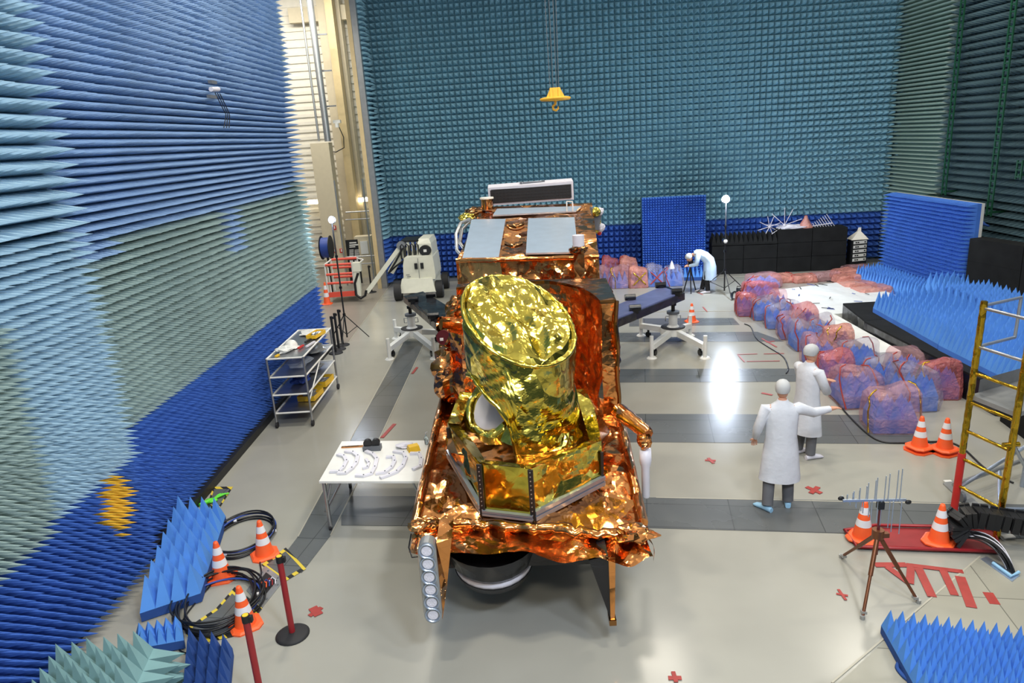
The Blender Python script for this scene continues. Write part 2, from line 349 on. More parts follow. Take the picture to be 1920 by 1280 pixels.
struct(b.build('wall_right', ['foam_pale', 'foam_dark']))
for (px0, py0, px1, py1, lb) in ((1803, 0, 1772, 366, 'green perforated cable rail running down the corner bay edge above the big blue panel'),
        (1903, 0, 1853, 405, 'green perforated cable rail on the right wall, the one ending above the black blocks'),
        (1914, 300, 1908, 336, 'short green rail stub by the right edge of the picture')):
    x = 12.5; a, c = QX(px0, py0, x), QX(px1, py1, x); y = (a.y+c.y)/2; t = thing('cable_rail', (x, y, c.z), lb, 'cable rail')
    for dy in (-.09, .09):
        q = MB(); q.box((x, y+dy, (a.z+1+c.z)/2 if py0 == 0 else (a.z+c.z)/2), (.03, .045, (a.z+1-c.z) if py0 == 0 else a.z-c.z)); q.build('upright', 'green_rail', t)
    z = c.z+.06
    while z < a.z+(.9 if py0 == 0 else -.02): q = MB(); q.box((x, y, z), (.025, .15, .03)); q.build('rung', 'green_rail', t); z += .17
    pass
    q = MB(); q.box((x+.22, y, c.z+.1), (.44, .05, .05)); q.build('wall_bracket', 'green_rail', t)

# ---- the service hall seen through the gap at the left
def bxp(b, px0, py0, px1, py1, y, th=.2, m=None):
    pm, qm = (px0+px1)/2, (py0+py1)/2
    x0, x1 = QY(px0, qm, y).x, QY(px1, qm, y).x; za, zb = QY(pm, py0, y).z, QY(pm, py1, y).z
    b.box(((x0+x1)/2, y+th/2, (za+zb)/2), (x1-x0, th, za-zb), m=m)
    return (x0, x1, zb, za)
HY = 31.
b = MB(); b.box((-9, HY+.2, 6), (12, .3, 12)); z = .1
while z < 11.8: b.box((-9, HY+.02, z), (12, .05, .13)); z += .3
struct(b.build('wall_hall', 'cream'))
b = MB()
for px0, px1 in ((609, 625), (641, 651)): x0, x1 = QY(px0, 150, 30.2).x, QY(px1, 150, 30.2).x; b.box(((x0+x1)/2, 30.6, 6), (x1-x0, .5, 12))
bxp(b, 540, 10, 700, 38, 30.5, .3)
struct(b.build('trim_10', 'beige'))
b = MB(); x0, x1 = QY(624, 150, 29.6).x, QY(638, 150, 29.6).x; b.box(((x0+x1)/2, 30, 6), (x1-x0, .5, 12)); struct(b.build('trim_11', 'tan'))
b = MB(); x0, x1 = QY(671, 150, 25.5).x, QY(683, 150, 25.5).x; b.box((-4.95, 25.62, 5.6), (.2, .25, 11.2)); b.box((-5.12, 25.62, 5.6), (.14, .3, 11.2), m=1); struct(b.build('trim_12', ['tin', 'tan']))
t = thing('ventilation_pipe', (QY(604, 150, 28.8).x, 28.8, 5), 'thick grey vertical pipe with clamps beside the tan column', 'pipe')
b = MB(); a = QY(615, 265, 28.8); b.cyl((a.x, 28.8, a.z), (a.x, 28.8, 12), .13, n=14); b.build('pipe_body', 'tin', t)
for py in (64, 133, 200):
    b = MB(); z = QY(600, py, 28.8).z; b.box((a.x+.15, 28.9, z), (.62, .06, .05)); b.build('clamp', 'grey_plastic', t)
b = MB(); a = QY(606, 264, 28.9); b.cyl((a.x-.16, 28.9, a.z), (a.x-.16, 28.9, 12), .045, n=8); tag(b.build('thin_pipe', 'tin'), 'thin grey vertical pipe left of the thick one', 'pipe')
t = thing('duct_box', (QY(614, 400, 28.6).x, 28.6, 0), 'tall beige boxed duct column below the grey pipe', 'duct')
b = MB(); x0, x1, za, zb = bxp(b, 598, 267, 632, 520, 28.6, .6); b.build('casing', 'beige', t)
for px, py in ((627, 427), (628, 470), (640, 470)):
    b = MB(); bxp(b, px-3, py-4, px+3, py+4, 28.5, .03); b.build('red_sign', 'red', t)
    b = MB(); bxp(b, px-1, py-3, px+1, py+2, 28.48, .02); b.build('sign_figure', 'white_paint', t)
for px0, px1, py, lb in ((576, 609, 378, 'bright strip light on the cream wall, just past the left absorber wall'), (662, 697, 374, 'bright fluorescent strip light beside the door post')):
    t = thing('strip_light', tuple(QY((px0+px1)/2, py, 30.2)), lb, 'light')
    b = MB(); bxp(b, px0, py-3, px1, py+4, 30.2, .1); b.build('tube', 'tube_light', t)
    b = MB(); bxp(b, px0-1, py-4, px1+1, py-3, 30.3, .5); b.build('housing', 'white_paint', t)
t = thing('electrical_cabinet', tuple(QY(686, 520, 28)), 'beige grey metal cabinet with a notice, behind the white railing', 'cabinet')
b = MB(); bxp(b, 668, 443, 699, 522, 28, .5); b.build('cabinet_body', 'beige', t)
b = MB(); bxp(b, 676, 452, 690, 476, 27.95, .04); b.build('notice', 'white_paint', t)
b = MB(); bxp(b, 672, 450, 673, 515, 27.96, .03); b.build('door_gap', 'grey_plastic', t)
t = thing('roll_up_poster', tuple(G(668, 545)), 'black roll-up poster with white writing left of the cabinet', 'poster')
b = MB(); bxp(b, 653, 449, 676, 545, 26.8, .03); b.build('banner', 'black', t)
b = MB()
for k, (u0, u1, vv, hh) in enumerate(((655, 668, 454, 2.2), (655, 672, 458, 2.2), (655, 666, 462, 1.6))+tuple((655, 663, 468+i*2.2, .8) for i in range(7))+tuple((665, 673, 468+i*2.2, .8) for i in range(7))+((656, 662, 488, 5), (665, 671, 488, 5))): bxp(b, u0, vv, u1, vv+hh, 26.78, .015)
b.build('printed_text', 'white_paint', t)
b = MB(); bxp(b, 652, 543, 677, 547, 26.75, .2); b.build('foot', 'tin', t)
t = thing('railing', tuple(QY(675, 530, 26.5)), 'thin white guard railing in front of the cabinet', 'railing')
b = MB()
for py in (396, 410, 480, 494): a, c = QY(648, py+2, 26.5), QY(702, py-1, 26.5); b.cyl(a, c, .025, n=6)
b.build('rail', 'tin', t)
for px in (650, 701): b = MB(); a = QY(px, 520, 26.5); b.cyl((a.x, 26.5, 0), (a.x, 26.5, 3.9), .03, n=6); b.build('railing_post', 'tin', t)
for px, py, n_, lb in ((614, 540, 'door_leaf', ''),): pass
t = thing('camera_bracket', tuple(QY(632, 228, 29)), 'small white camera with a dangling cable on the tan column', 'camera')
b = MB(); a = QY(632, 228, 29.3); b.box(a, (.28, .25, .12)); b.cyl(a+Vector((0, -.1, -.06)), a+Vector((0, -.1, -.22)), .08); b.build('camera_body', 'white_paint', t)
b = MB(); b.tube([a+Vector((.05, 0, -.2)), a+Vector((.18, 0, -.6)), a+Vector((.15, 0, -1.0)), a+Vector((-.2, 0, -1.15)), a+Vector((-.5, 0, -1.1))], .02, 6); b.build('cable', 'cable', t)
# bits on the left wall
t = thing('wall_probe', tuple(QX(396, 170, -5.0)), 'small white sensor with trailing wires stuck into the upper left wall', 'sensor')
a = QX(400, 168, -4.98); b = MB(); b.cyl(a+Vector((0, -.1, 0)), a+Vector((0, .22, .02)), .04, n=8); b.build('sensor_body', 'white_plastic', t)
b = MB(); b.box(a+Vector((0, .02, .12)), (.06, .24, .05)); b.box(a+Vector((0, -.1, -.12)), (.06, .3, .05)); b.build('clip', 'grey_plastic', t)
for k in range(3): b = MB(); b.tube([a+Vector((.02, .1*k, -.05)), a+Vector((.05, .1*k+.1, -.25)), a+Vector((.05, .25+.08*k, -.4)), a+Vector((.03, .1+.12*k, -.62))], .008, 5); b.build('wire', 'cable', t)

# ---- lights of the hall, plus added cool fills and a world gradient
def area(name, loc, tgt, sx, sy, pw, col):
    l = bpy.data.lights.new(name, 'AREA'); l.shape = 'RECTANGLE'; l.size = sx; l.size_y = sy; l.energy = pw; l.color = col
    o = bpy.data.objects.new(name, l); COL.objects.link(o); o.location = loc; o.rotation_euler = (Vector(tgt)-Vector(loc)).to_track_quat('-Z', 'Y').to_euler(); return o
WARM = (1., .93, .80); COOL = (.72, .82, 1.)
for i, (x, y) in enumerate(((-2.5, 4), (3.5, 4), (-2.5, 10.5), (3.5, 10.5), (9, 10.5), (-2.5, 18), (3.5, 18), (9.5, 18))):
    area('ceiling_lamp', (x, y, 10.8), (x, y, 0), 1.2, .5, 320, WARM)
area('ceiling_lamp', (0, -2.5, 9.5), (0, 6, 1), 2.5, .6, 380, WARM)
area('hall_lamp', (-7.5, 27, 10.5), (-8, 30, 3), 3, 1, 520, (1, .95, .85)); area('hall_lamp', (-8, 22, 9), (-8, 24, 0), 3, 1, 260, (1, .95, .85))
area('cool_fill', (1.8, 1.2, 7.2), (-5, 7.5, 3), 1.0, .6, 420, COOL); area('cool_fill', (4.5, 1.0, 8.5), (9, 14, 0), 1.2, .6, 300, COOL)  # unseen cool fills added to brighten the near left wall and right side
W = bpy.data.worlds.new('world'); SC.world = W; W.use_nodes = True; bg = W.node_tree.nodes['Background']
bg.inputs['Color'].default_value = (.72, .8, .9, 1); bg.inputs['Strength'].default_value = .33
wt = W.node_tree; wg = wt.nodes.new('ShaderNodeTexCoord'); ws = wt.nodes.new('ShaderNodeSeparateXYZ'); wr = wt.nodes.new('ShaderNodeValToRGB')   # gradient added for foil contrast: dark blue horizon, bright zenith, no ceiling built
wt.links.new(wg.outputs['Generated'], ws.inputs[0]); wt.links.new(ws.outputs['Z'], wr.inputs['Fac']); wt.links.new(wr.outputs['Color'], bg.inputs['Color'])
wr.color_ramp.elements[0].position = .25; wr.color_ramp.elements[0].color = (.10, .16, .24, 1); wr.color_ramp.elements[1].position = .62; wr.color_ramp.elements[1].color = (1., 1.02, 1.05, 1)
bg.inputs['Strength'].default_value = .48
SC.view_settings.view_transform = 'Standard'; SC.view_settings.look = 'None'; SC.view_settings.exposure = -.2; SC.view_settings.gamma = 1.; SC.view_settings.use_curve_mapping = False

def tripod_lamp(base, htop, lb, heads, spread=.75):
    t = thing('floodlight_stand', base, lb, 'light stand'); bx = Vector(base)
    b = MB(); b.cyl(bx+Vector((0, 0, .12)), bx+Vector((0, 0, htop-.12)), .022, n=8); b.build('mast', 'black', t)
    for k in range(3):
        a = 2*math.pi*k/3+.5; d = Vector((math.cos(a), math.sin(a), 0)); b = MB()
        b.cyl(bx+Vector((0, 0, .75)), bx+d*spread+Vector((0, 0, .02)), .014, n=6); b.cyl(bx+Vector((0, 0, .2)), bx+d*spread*.5+Vector((0, 0, .37)), .01, n=6); b.build('leg', 'black', t)
    for z in (.75, htop*.45, htop*.7): b = MB(); b.cyl(bx+Vector((0, 0, z-.03)), bx+Vector((0, 0, z+.03)), .04, n=8); b.build('collar', 'black_gloss', t)
    for z, r, m, lit in heads:
        h = MB(); h.cyl(bx+Vector((0, .02, z)), bx+Vector((0, .2, z+.02)), r*1.3, r*.7, 12); hd = h.build('lamp_head', 'black_gloss', t)
        h = MB(); h.ball(bx+Vector((0, -.03, z)), r, 10); h.build('bulb', m, hd)
        if lit:
            l = bpy.data.lights.new('flood', 'POINT'); l.energy = lit; l.color = COOL; l.shadow_soft_size = .12; l.specular_factor = .12
            o = bpy.data.objects.new('floodlight', l); COL.objects.link(o); o.location = bx+Vector((0, -.22, z))
    return t
tripod_lamp(G(1358, 552), 2.95, 'tall black floodlight stand with a dazzling lamp, in front of the black blocks', [(2.85, .10, 'lamp', 680), (1.62, .06, 'white_paint', 0)], .85)
tripod_lamp(G(652, 640), 3.3, 'tall black floodlight stand with a dazzling lamp, by the left wall end', [(3.25, .08, 'lamp', 110)], .6)
# ================================================================== THE SATELLITE
sat = thing('satellite', (0, 9, 0), 'large satellite wrapped in crinkled orange and gold foil in the middle of the hall', 'satellite')
ZD = lambda y: 1.05+.10*(y-6.2)                # height of the lower deck
dn = Vector((0, -.10, 1)).normalized(); dp = Vector((0, 6.2, 1.05))
D = lambda px, py: PL(px, py, dp, dn)
V3 = Vector
# --- bus box
FL, FR, RR, RL = QY(855, 490, 12.0), QY(1123, 482, 11.8), QY(1110, 380, 15.8), QY(904, 388, 16.0)
z = V3((0, 0, 1))
b = MB()
def dropz(p, zz, k=1.): return V3((p.x*k, p.y, zz))
b.crumple(FL, FR, RR, RL, 54, 70, .05, 1.5, seed=3)
b.crumple(dropz(FL, .9), dropz(FR, .9), FR, FL, 60, 50, .10, 1.5, seed=1)
b.crumple(dropz(RL, .9), dropz(FL, .9), FL, RL, 60, 40, .10, 1.5, seed=2)
b.crumple(dropz(FR, .9), dropz(RR, .9), RR, FR, 60, 40, .10, 1.5, seed=4)
b.quad(dropz(RR, .9), dropz(RL, .9), RL, RR); b.quad(dropz(FL, .9), dropz(RL, .9), dropz(RR, .9), dropz(FR, .9))
b.build('bus_body', 'foil_orange', sat)
tn = (FR-FL).cross(RL-FL).normalized(); tp = FL+tn*.05
T = lambda px, py: PL(px, py, tp, tn)
def sheet(b, pts, th=.03, m=None):
    b.hexa([p-tn*th for p in pts], pts, m)
for pts, lb in (([(867, 484), (935, 481.5), (948, 410), (884, 411)], 'wide left silver radiator'), ([(986, 474), (1084, 472), (1077, 407), (990.5, 409)], 'wide right silver radiator'), ([(924, 403), (1080, 395), (1090, 386), (932, 391)], 'narrow rear silver radiator')):
    b = MB(); sheet(b, [T(*p) for p in pts]); tag(b.build('radiator_panel', 'radiator', sat), lb)
for cx, cy in ((966, 425), (963, 462)):          # crescent flaps between the radiators
    b = MB(); p = [T(cx-17+34*i/8, cy-3+6*math.sin(math.pi*i/8)) for i in range(9)]
    b.loft([[q+tn*0, q+tn*.07+V3((0, .06, 0)), q+tn*.02+V3((0, .1, 0))] for q in p], 0); b.build('foil_flap', 'foil_brown', sat)
b = MB(); b.tube([FL+(FR-FL)*i/12+z*.02*random.random() for i in range(13)], .045, 6); b.build('foil_edge_roll', 'foil_orange', sat)
# rear antenna box (black mesh front, white rim)
a, c = QY(917, 386, 16.3), QY(1076, 374, 16.1); hz = QY(916, 352, 16.3).z-a.z
e = MB(); up = V3((0, 0, hz)); bk = V3((0, .45, .04))
e.hexa([a, c, c+bk, a+bk], [a+up, c+up, c+up+bk, a+up+bk]); ab = e.build('array_antenna', 'white_plastic', sat)
e = MB(); o = V3((0, -.03, 0)); k = (c-a).normalized(); u1 = .05
e.hexa([a+k*.05+o+z*.05, c-k*.05+o+z*.05, c-k*.05+z*.05, a+k*.05+z*.05], [a+k*.05+o+up-z*.06, c-k*.05+o+up-z*.06, c-k*.05+up-z*.06, a+k*.05+up-z*.06])
e.build('mesh_front', 'black', ab)
e = MB()
for i in range(1, 24): q = a+(c-a)*i/24; e.box(q+o*1.3+up*.5, (.012, .01, hz-.14))
for i in range(1, 6): q = (a+c)/2+up*i/6; e.box(q+o*1.3, ((c-a).length-.14, .01, .012), rot=math.atan2((c-a).y, (c-a).x))
e.build('mesh_grid', 'rubber', ab)
e = MB(); q = (a+c)/2+up+bk*.5; e.box(q+V3((.05, 0, .01)), (.42, .12, .03)); e.box(q+V3((.3, 0, .02)), (.07, .1, .04)); e.box(q+V3((-.2, 0, .02)), (.06, .1, .04)); e.build('connector', 'grey_plastic', ab)
# small things on the roof edge
e = MB(); p = T(914, 392); e.cyl(p, p+z*.22, .13, n=16); e.build('foil_puck', 'foil_orange', sat); e = MB(); e.cyl(p+z*.22, p+z*.25, .15, n=16); e.build('puck_cap', 'cream', sat)
def lump(c, r, m, name='foil_lump', par=None, seed=0., amp=.35, n=18):
    b = MB(); r = V3(r) if not isinstance(r, (int, float)) else V3((r, r, r)); c = V3(c); rings = []
    for i in range(1, n):
        a = math.pi*i/n; rings.append([])
        for j in range(n):
            t = 2*math.pi*j/n; d = V3((math.sin(a)*math.cos(t), math.sin(a)*math.sin(t), -math.cos(a)))
            k = 1+amp*crump(d*.5, 3.2, seed); rings[-1].append(c+V3((d.x*r.x, d.y*r.y, d.z*r.z))*k)
    b.loft(rings, smooth=False); return b.build(name, m, par or sat)
lump(QY(876, 409, 15.2), (.17, .14, .12), 'foil_yellow', seed=1); lump(QY(893, 399, 15.7), (.25, .2, .13), 'foil_brown', seed=2)
e = MB()
for k, pts in enumerate((((872, 485), (857, 470), (855, 440), (864, 418), (880, 411)), ((873, 470), (862, 455), (866, 430), (880, 415)))): e.tube([QY(a_, b_, 13+k*.4+i*.4) for i, (a_, b_) in enumerate(pts)], .035, 6)
e.build('edge_harness', 'tin', sat)
e = MB(); e.box(QY(1114, 409, 15.0), (.2, .6, .4), rot=Matrix.Rotation(.25, 3, 'Y')); e.build('side_unit', 'grey_plastic', sat)
for i, (px, py, r, m) in enumerate(((1118, 397, .09, 'foil_yellow'), (1125, 396, .08, 'white_plastic'), (1121, 415, .07, 'foil_yellow'), (1127, 426, .09, 'white_plastic'), (1118, 432, .06, 'foil_yellow'), (1124, 437, .05, 'red'))): lump(QY(px, py, 14.6+.1*i), r, m, 'test_plug', seed=i, n=10)
# foil post with white cap
a, c = QY(1087, 548, 11.5), QY(1085, 466, 11.5); e = MB(); e.box((a+c)/2, (.17, .17, (c-a).length)); e.build('foil_post', 'foil_orange', sat)
lump(c+V3((0, 0, -.02)), (.15, .15, .08), 'foil_brown', 'post_collar', seed=9); e = MB(); e.cyl(c+z*.02, c+z*.22, .095, n=16); e.build('post_cap', 'white_plastic', sat)
e = MB(); a, c = QY(1080, 398, 15.5), QY(1068, 378, 15.5)
for px in (1063, 1074): p = T(px, 396); e.cyl(p, p+z*.2, .012, n=6)
p, q = T(1063, 396)+z*.2, T(1074, 396)+z*.2; e.cyl(p, q, .012, n=6); e.build('handling_bracket', 'white_paint', sat)

# --- mid housing behind the drum: flat dark top with a concave front
ZT = 2.92
arc = [(1125, 563), (1118, 556), (1106, 547), (1088, 538), (1062, 531), (1030, 526), (995, 525), (955, 525.5)]
P = lambda px, py: G(px, py, ZT)
crn = P(1155, 561); rear = P(1136, 521); rl = V3((-.95, rear.y+.25, ZT)); fl = V3((-.95, P(955, 527).y-.25, ZT))
ap = [P(*a_) for a_ in arc]
top = [crn, rear, rl, fl]+[p for p in reversed(ap)]
e = MB(); e.add(top, [tuple(range(len(top)))]); e.add([p-z*.05 for p in top]+top, [(i, (i+1) % len(top), len(top)+(i+1) % len(top), len(top)+i) for i in range(len(top))])
e.build('housing_top', 'foil_brown', sat)
zb = 1.3; e = MB(); s = 5.
wl = [crn]+ap+[fl]
for i in range(len(wl)-1):
    p, q = wl[i], wl[i+1]; n_ = max(2, int((p-q).length/.06)); e.crumple(dropz(q, zb), dropz(p, zb), p-z*.03, q-z*.03, n_, 40, .09, 2.2, seed=s, edge=False) 
e.crumple(dropz(crn, .9), dropz(rear, .9), rear, crn, 20, 50, .06, 2.2, seed=7, edge=False)
e.crumple(dropz(rl, zb), dropz(fl, zb), fl, rl, 16, 36, .08, 2.2, seed=8, edge=False)
e.build('housing_wall', 'foil_orange', sat)
e = MB(); q = crn
e.tube([V3((q.x, q.y, zz_))+V3((.01*math.sin(zz_*9), 0, 0)) for zz_ in [zb-.3+i*.1 for i in range(int((ZT-zb+.3)/.1)+1)]], .03, 6); e.build('corner_seam', 'foil_brown', sat)
for px, py, r in ((1157, 650, .05), (1157, 675, .06), (1156, 735, .05)): lump(QY(px, py, 9.6), r, 'black_gloss', 'connector_cover', seed=px, n=8)

# --- lower deck with its skirt
E_ = [D(776, 1000), D(1216, 1024), D(1157, 770), D(833, 735)]
E_[0] = D(784, 985); E_[1] = D(1212, 1010); rr, rl2 = V3((1.22, 11.8, ZD(11.8))), V3((-1.0, 11.8, ZD(11.8)))
e = MB(); mL, mR = D(832, 740), D(1156, 765)
e.crumple(E_[0], E_[1], mR, mL, 70, 60, .09, 2.4, seed=11)
e.crumple(mL, mR, rr, rl2, 40, 40, .05, 2.4, seed=12)
e.build('deck', 'foil_orange', sat)
sk0, sk1 = QY(766, 1027, 6.12), QY(1226, 1056, 5.95)
def wav(p, u, v): return p+V3((0, -.05*math.sin(u*23)*(1-v), -.035*math.sin(u*9+1)*(1-v)))
e = MB(); e.crumple(sk0, sk1, E_[1], E_[0], 64, 14, .07, 2.6, seed=13, edge=False, fn=wav); e.build('front_skirt', 'foil_orange', sat)
e = MB(); e.tube([E_[0]+(E_[1]-E_[0])*i/40+V3((0, random.uniform(-.03, .03), .03+random.uniform(-.015, .03))) for i in range(41)], [.05+random.uniform(0, .03) for i in range(41)], 7); e.build('front_fold', 'foil_orange', sat)
e = MB(); e.crumple(dropz(mL, .75), sk0, E_[0], mL, 50, 12, .08, 2.2, seed=14, edge=False); e.crumple(V3((-1.0, 12, .9)), dropz(mL, .75), mL, rl2, 30, 12, .08, 2.2, seed=16, edge=False); e.build('side_skirt', 'foil_orange', sat); e = MB(); e.crumple(sk1, dropz(mR, .75), mR, E_[1], 50, 12, .08, 2.2, seed=15, edge=False)
e.crumple(dropz(mR, .75), V3((1.3, 11.8, .9)), rr, mR, 30, 12, .08, 2.2, seed=17, edge=False)
e.build('side_skirt', 'foil_orange', sat)
e = MB()
for pts in (((835, 735), (822, 790), (806, 860), (792, 925), (779, 985)), ((1157, 770), (1172, 830), (1190, 910), (1205, 985))):
    e = MB(); e.tube([D(*p)+V3((0, 0, .03)) for p in pts], [.05, .06, .05, .06, .05], 7); e.build('edge_fold', 'foil_orange', sat)
e = MB(); e.prism([(-1.15, 6.5), (1.05, 6.4), (1.1, 10.5), (-.9, 10.5)], .72, .98); e.build('deck_core', 'black_film', sat)
# hanging cowl ring under the deck
ca, cr = QY(925, 1040, 6.75), .42
rot = Matrix.Rotation(R(10), 3, 'X')
e = MB(); e.lathe([(cr*1.25, .32), (cr*1.12, .08), (cr, 0), (cr*.8, -.02), (cr*.8, .3)], ca, 28, rot=rot); cw = e.build('antenna_cowl', 'black_film', sat)
e = MB(); e.lathe([(cr*.86, -.01), (cr*1.0, -.03), (cr*1.0, -.09), (cr*.84, -.09)], ca, 28, rot=rot); e.build('cowl_ring', 'white_plastic', cw)
e = MB(); e.lathe([(cr*1.02, -.08), (cr*.94, -.17), (cr*.8, -.19), (0, -.15)], ca, 28, rot=rot); e.build('cowl_hood', 'black_film', cw)
# six horn feed array at the front left
a, c = QY(801, 1028, 5.98), QY(813, 1147, 5.95); d = (c-a).normalized(); w = V3((1, 0, 0)); w = (w-d*w.dot(d)).normalized(); nn = d.cross(w).normalized()
if nn.y > 0: nn = -nn
r = .088; L = (c-a).length; out = []
for i in range(13): t = math.pi*i/12; out.append(a-w*r*math.cos(t)-d*r*math.sin(t))
for i in range(13): t = math.pi*i/12; out.append(c+w*r*math.cos(t)+d*r*math.sin(t))
fd = None; e = MB(); n_ = len(out); e.add([p+nn*.04 for p in out]+[p-nn*.10 for p in out], [tuple(range(n_)), tuple(reversed(range(n_, 2*n_)))]+[(i, (i+1) % n_, n_+(i+1) % n_, n_+i) for i in range(n_)])
fd = e.build('feed_array', 'tin', sat)
qq = nn.to_track_quat('Z', 'Y').to_matrix()
for i in range(6):
    p = a+d*L*i/5; e = MB(); e.lathe([(.072, .04), (.078, .065), (.066, .062), (.058, .035)], p, 20, rot=qq); h = e.build('horn_ring', 'alu', fd)
    e = MB(); e.cyl(p+nn*.038, p+nn*.052, .05, n=18); 
    for k in range(6): t = math.pi*k/3; e.cyl(p+nn*.05+w*.026*math.cos(t)+d*.026*math.sin(t), p+nn*.056+w*.026*math.cos(t)+d*.026*math.sin(t), .005, n=6)
    e.build('horn_disc', 'white_plastic', h)
e = MB(); A0, B0 = QY(847, 1008, 6.05), QY(832, 1118, 6.02); k = V3((0, .34, .05))
pts = [a+w*r+nn*0, B0, ]
q0, q1, q2, q3 = a+w*r*1.05-d*.05, A0, QY(838, 1100, 6.05), c+w*r*.9+d*.09
e.hexa([q3, q2, q1, q0], [q3+k, q2+k, q1+k, q0+k]); e.hexa([c-w*r*1.1, c+w*r, a+w*r, a-w*r*1.1], [c-w*r*1.1+k, c+w*r+k, a+w*r+k, a-w*r*1.1+k]); e.build('feed_housing', 'foil_orange', fd)
e = MB(); p = QY(771, 1000, 6.15); e.tube([p, p+V3((-.03, -.05, -.12)), p+V3((.0, -.1, -.2)), p+V3((.1, -.12, -.18))], .008, 5); e.build('ground_wire', 'cable', sat); lump(QY(800, 990, 6.3), (.16, .14, .07), 'foil_orange', 'corner_bundle', seed=33, amp=.8); lump(QY(1190, 1000, 6.25), (.2, .16, .06), 'foil_orange', 'corner_bundle', seed=34, amp=.8)
# right front leg
e = MB(); t0, t1, b0, b1 = QY(1141, 1045, 6.0), QY(1154, 1045, 6.0), QY(1145, 1163, 6.0), QY(1153, 1163, 6.0); k = V3((0, .12, 0))
e.hexa([b0, b1, b1+k, b0+k], [t0, t1, t1+k, t0+k]); lg = e.build('front_leg', 'foil_orange', sat)
g0 = QY(1104, 1050, 6.1); e = MB(); e.hexa([b0+V3((0, .03, 0)), b0+V3((.01, .03, 0)), b0+V3((.01, .3, .2)), b0+V3((0, .3, .2))], [g0, t0+V3((0, .03, 0)), t0+V3((0, .4, 0)), g0+V3((0, .4, 0))]); e.build('leg_gusset', 'black_film', lg)
e = MB(); e.box((b0+b1)/2+V3((0, .06, -.02)), (.07, .15, .06)); e.build('leg_foot', 'foil_brown', lg)

# --- octagonal shield
base = [D(p, q) for p, q in ((845, 858), (907, 964), (1001, 975), (1130, 908))]
topp = [(841, 792), (908, 869), (996, 879), (1124, 826)]
tops = [V3((p.x, p.y, HZ(p.x, p.y, t_[1]))) for p, t_ in zip(base, topp)]
cen = (base[0]+base[1]+base[2]+base[3])/4
bl = D(872, 800); br = D(1128, 830)
base = [V3((base[0].x+.12, base[0].y+.75, 0)), base[0], base[1], base[2], base[3], V3((base[3].x+.02, base[3].y+.8, 0))]
for p in (base[0], base[5]): p.z = ZD(p.y)
tz = tops[0].z; tops = [V3((base[0].x, base[0].y, tz+.12))]+tops+[V3((base[5].x, base[5].y, tops[3].z+.06))]
base += [V3((.75, base[5].y+.6, 0)), V3((-.45, base[5].y+.6, 0))]; 
for p in base[6:]: p.z = ZD(p.y)
tops += [V3((p.x, p.y, tops[5].z+.05)) for p in base[6:]]
c0 = sum((p for p in base), V3())/8
sh = None; n8 = 8; e = MB()
for i in range(n8):
    j = (i+1) % n8
    if i == 2: continue
    e.crumple(base[i], base[j], tops[j], tops[i], 14, 10, .035, 2.5, seed=40+i)
sh = e.build('shield', 'foil_yellow', sat)
# framed yellow front window
p0, p1, p2, p3 = base[2], base[3], tops[3], tops[2]; nrm = (p1-p0).cross(p3-p0).normalized()
if nrm.y > 0: nrm = -nrm
e = MB(); e.crumple(p0, p1, p2, p3, 12, 12, .012, 2.2, seed=50); e.build('front_panel', 'foil_smooth', sh)
def bar(e, p, q, wd, off=.01, th=.02): 
    dd = (q-p).normalized(); s_ = dd.cross(nrm).normalized()*wd/2; o_ = nrm*off
    e.hexa([p-s_+o_, q-s_+o_, q+s_+o_, p+s_+o_], [p-s_+o_+nrm*th, q-s_+o_+nrm*th, q+s_+o_+nrm*th, p+s_+o_+nrm*th])
e = MB(); bar(e, p0, p3, .055); bar(e, p1, p2, .055); bar(e, p0+V3((0, 0, .02)), p1+V3((0, 0, .02)), .05); e.build('panel_frame', 'black', sh)
e = MB()
for u, v in ((p0, p3), (p1, p2)):
    for i in range(12): q = u+(v-u)*(i+.5)/12+nrm*.032; e.cyl(q, q+nrm*.008, .007, n=6)
e.build('rivets', 'tin', sh)
def rail_(e, p, q, w=.09):
    dd = (q-p).normalized(); nn_ = dd.cross(V3((0, 0, 1))).normalized()
    if (nn_.dot((p+q)/2-c0)) < 0: nn_ = -nn_
    for h0, h1, o_ in ((.0, w*.42, .05), (w*.42, w*.58, .03), (w*.58, w, .05)): e.hexa([p+z*h0, q+z*h0, q+nn_*o_+z*h0, p+nn_*o_+z*h0], [p+z*h1, q+z*h1, q+nn_*o_+z*h1, p+nn_*o_+z*h1])
for i in (1, 2, 3):
    e = MB(); rail_(e, base[i]+z*.01, base[i+1]+z*.01, .11 if i != 2 else .06); e.build('silver_rail', 'alu', sh)
e = MB()
for i in (1, 4): bb = base[i]; e.box(bb+V3((0, -.02, .2)), (.03, .03, .42))
e.build('corner_strip', 'black', sh)
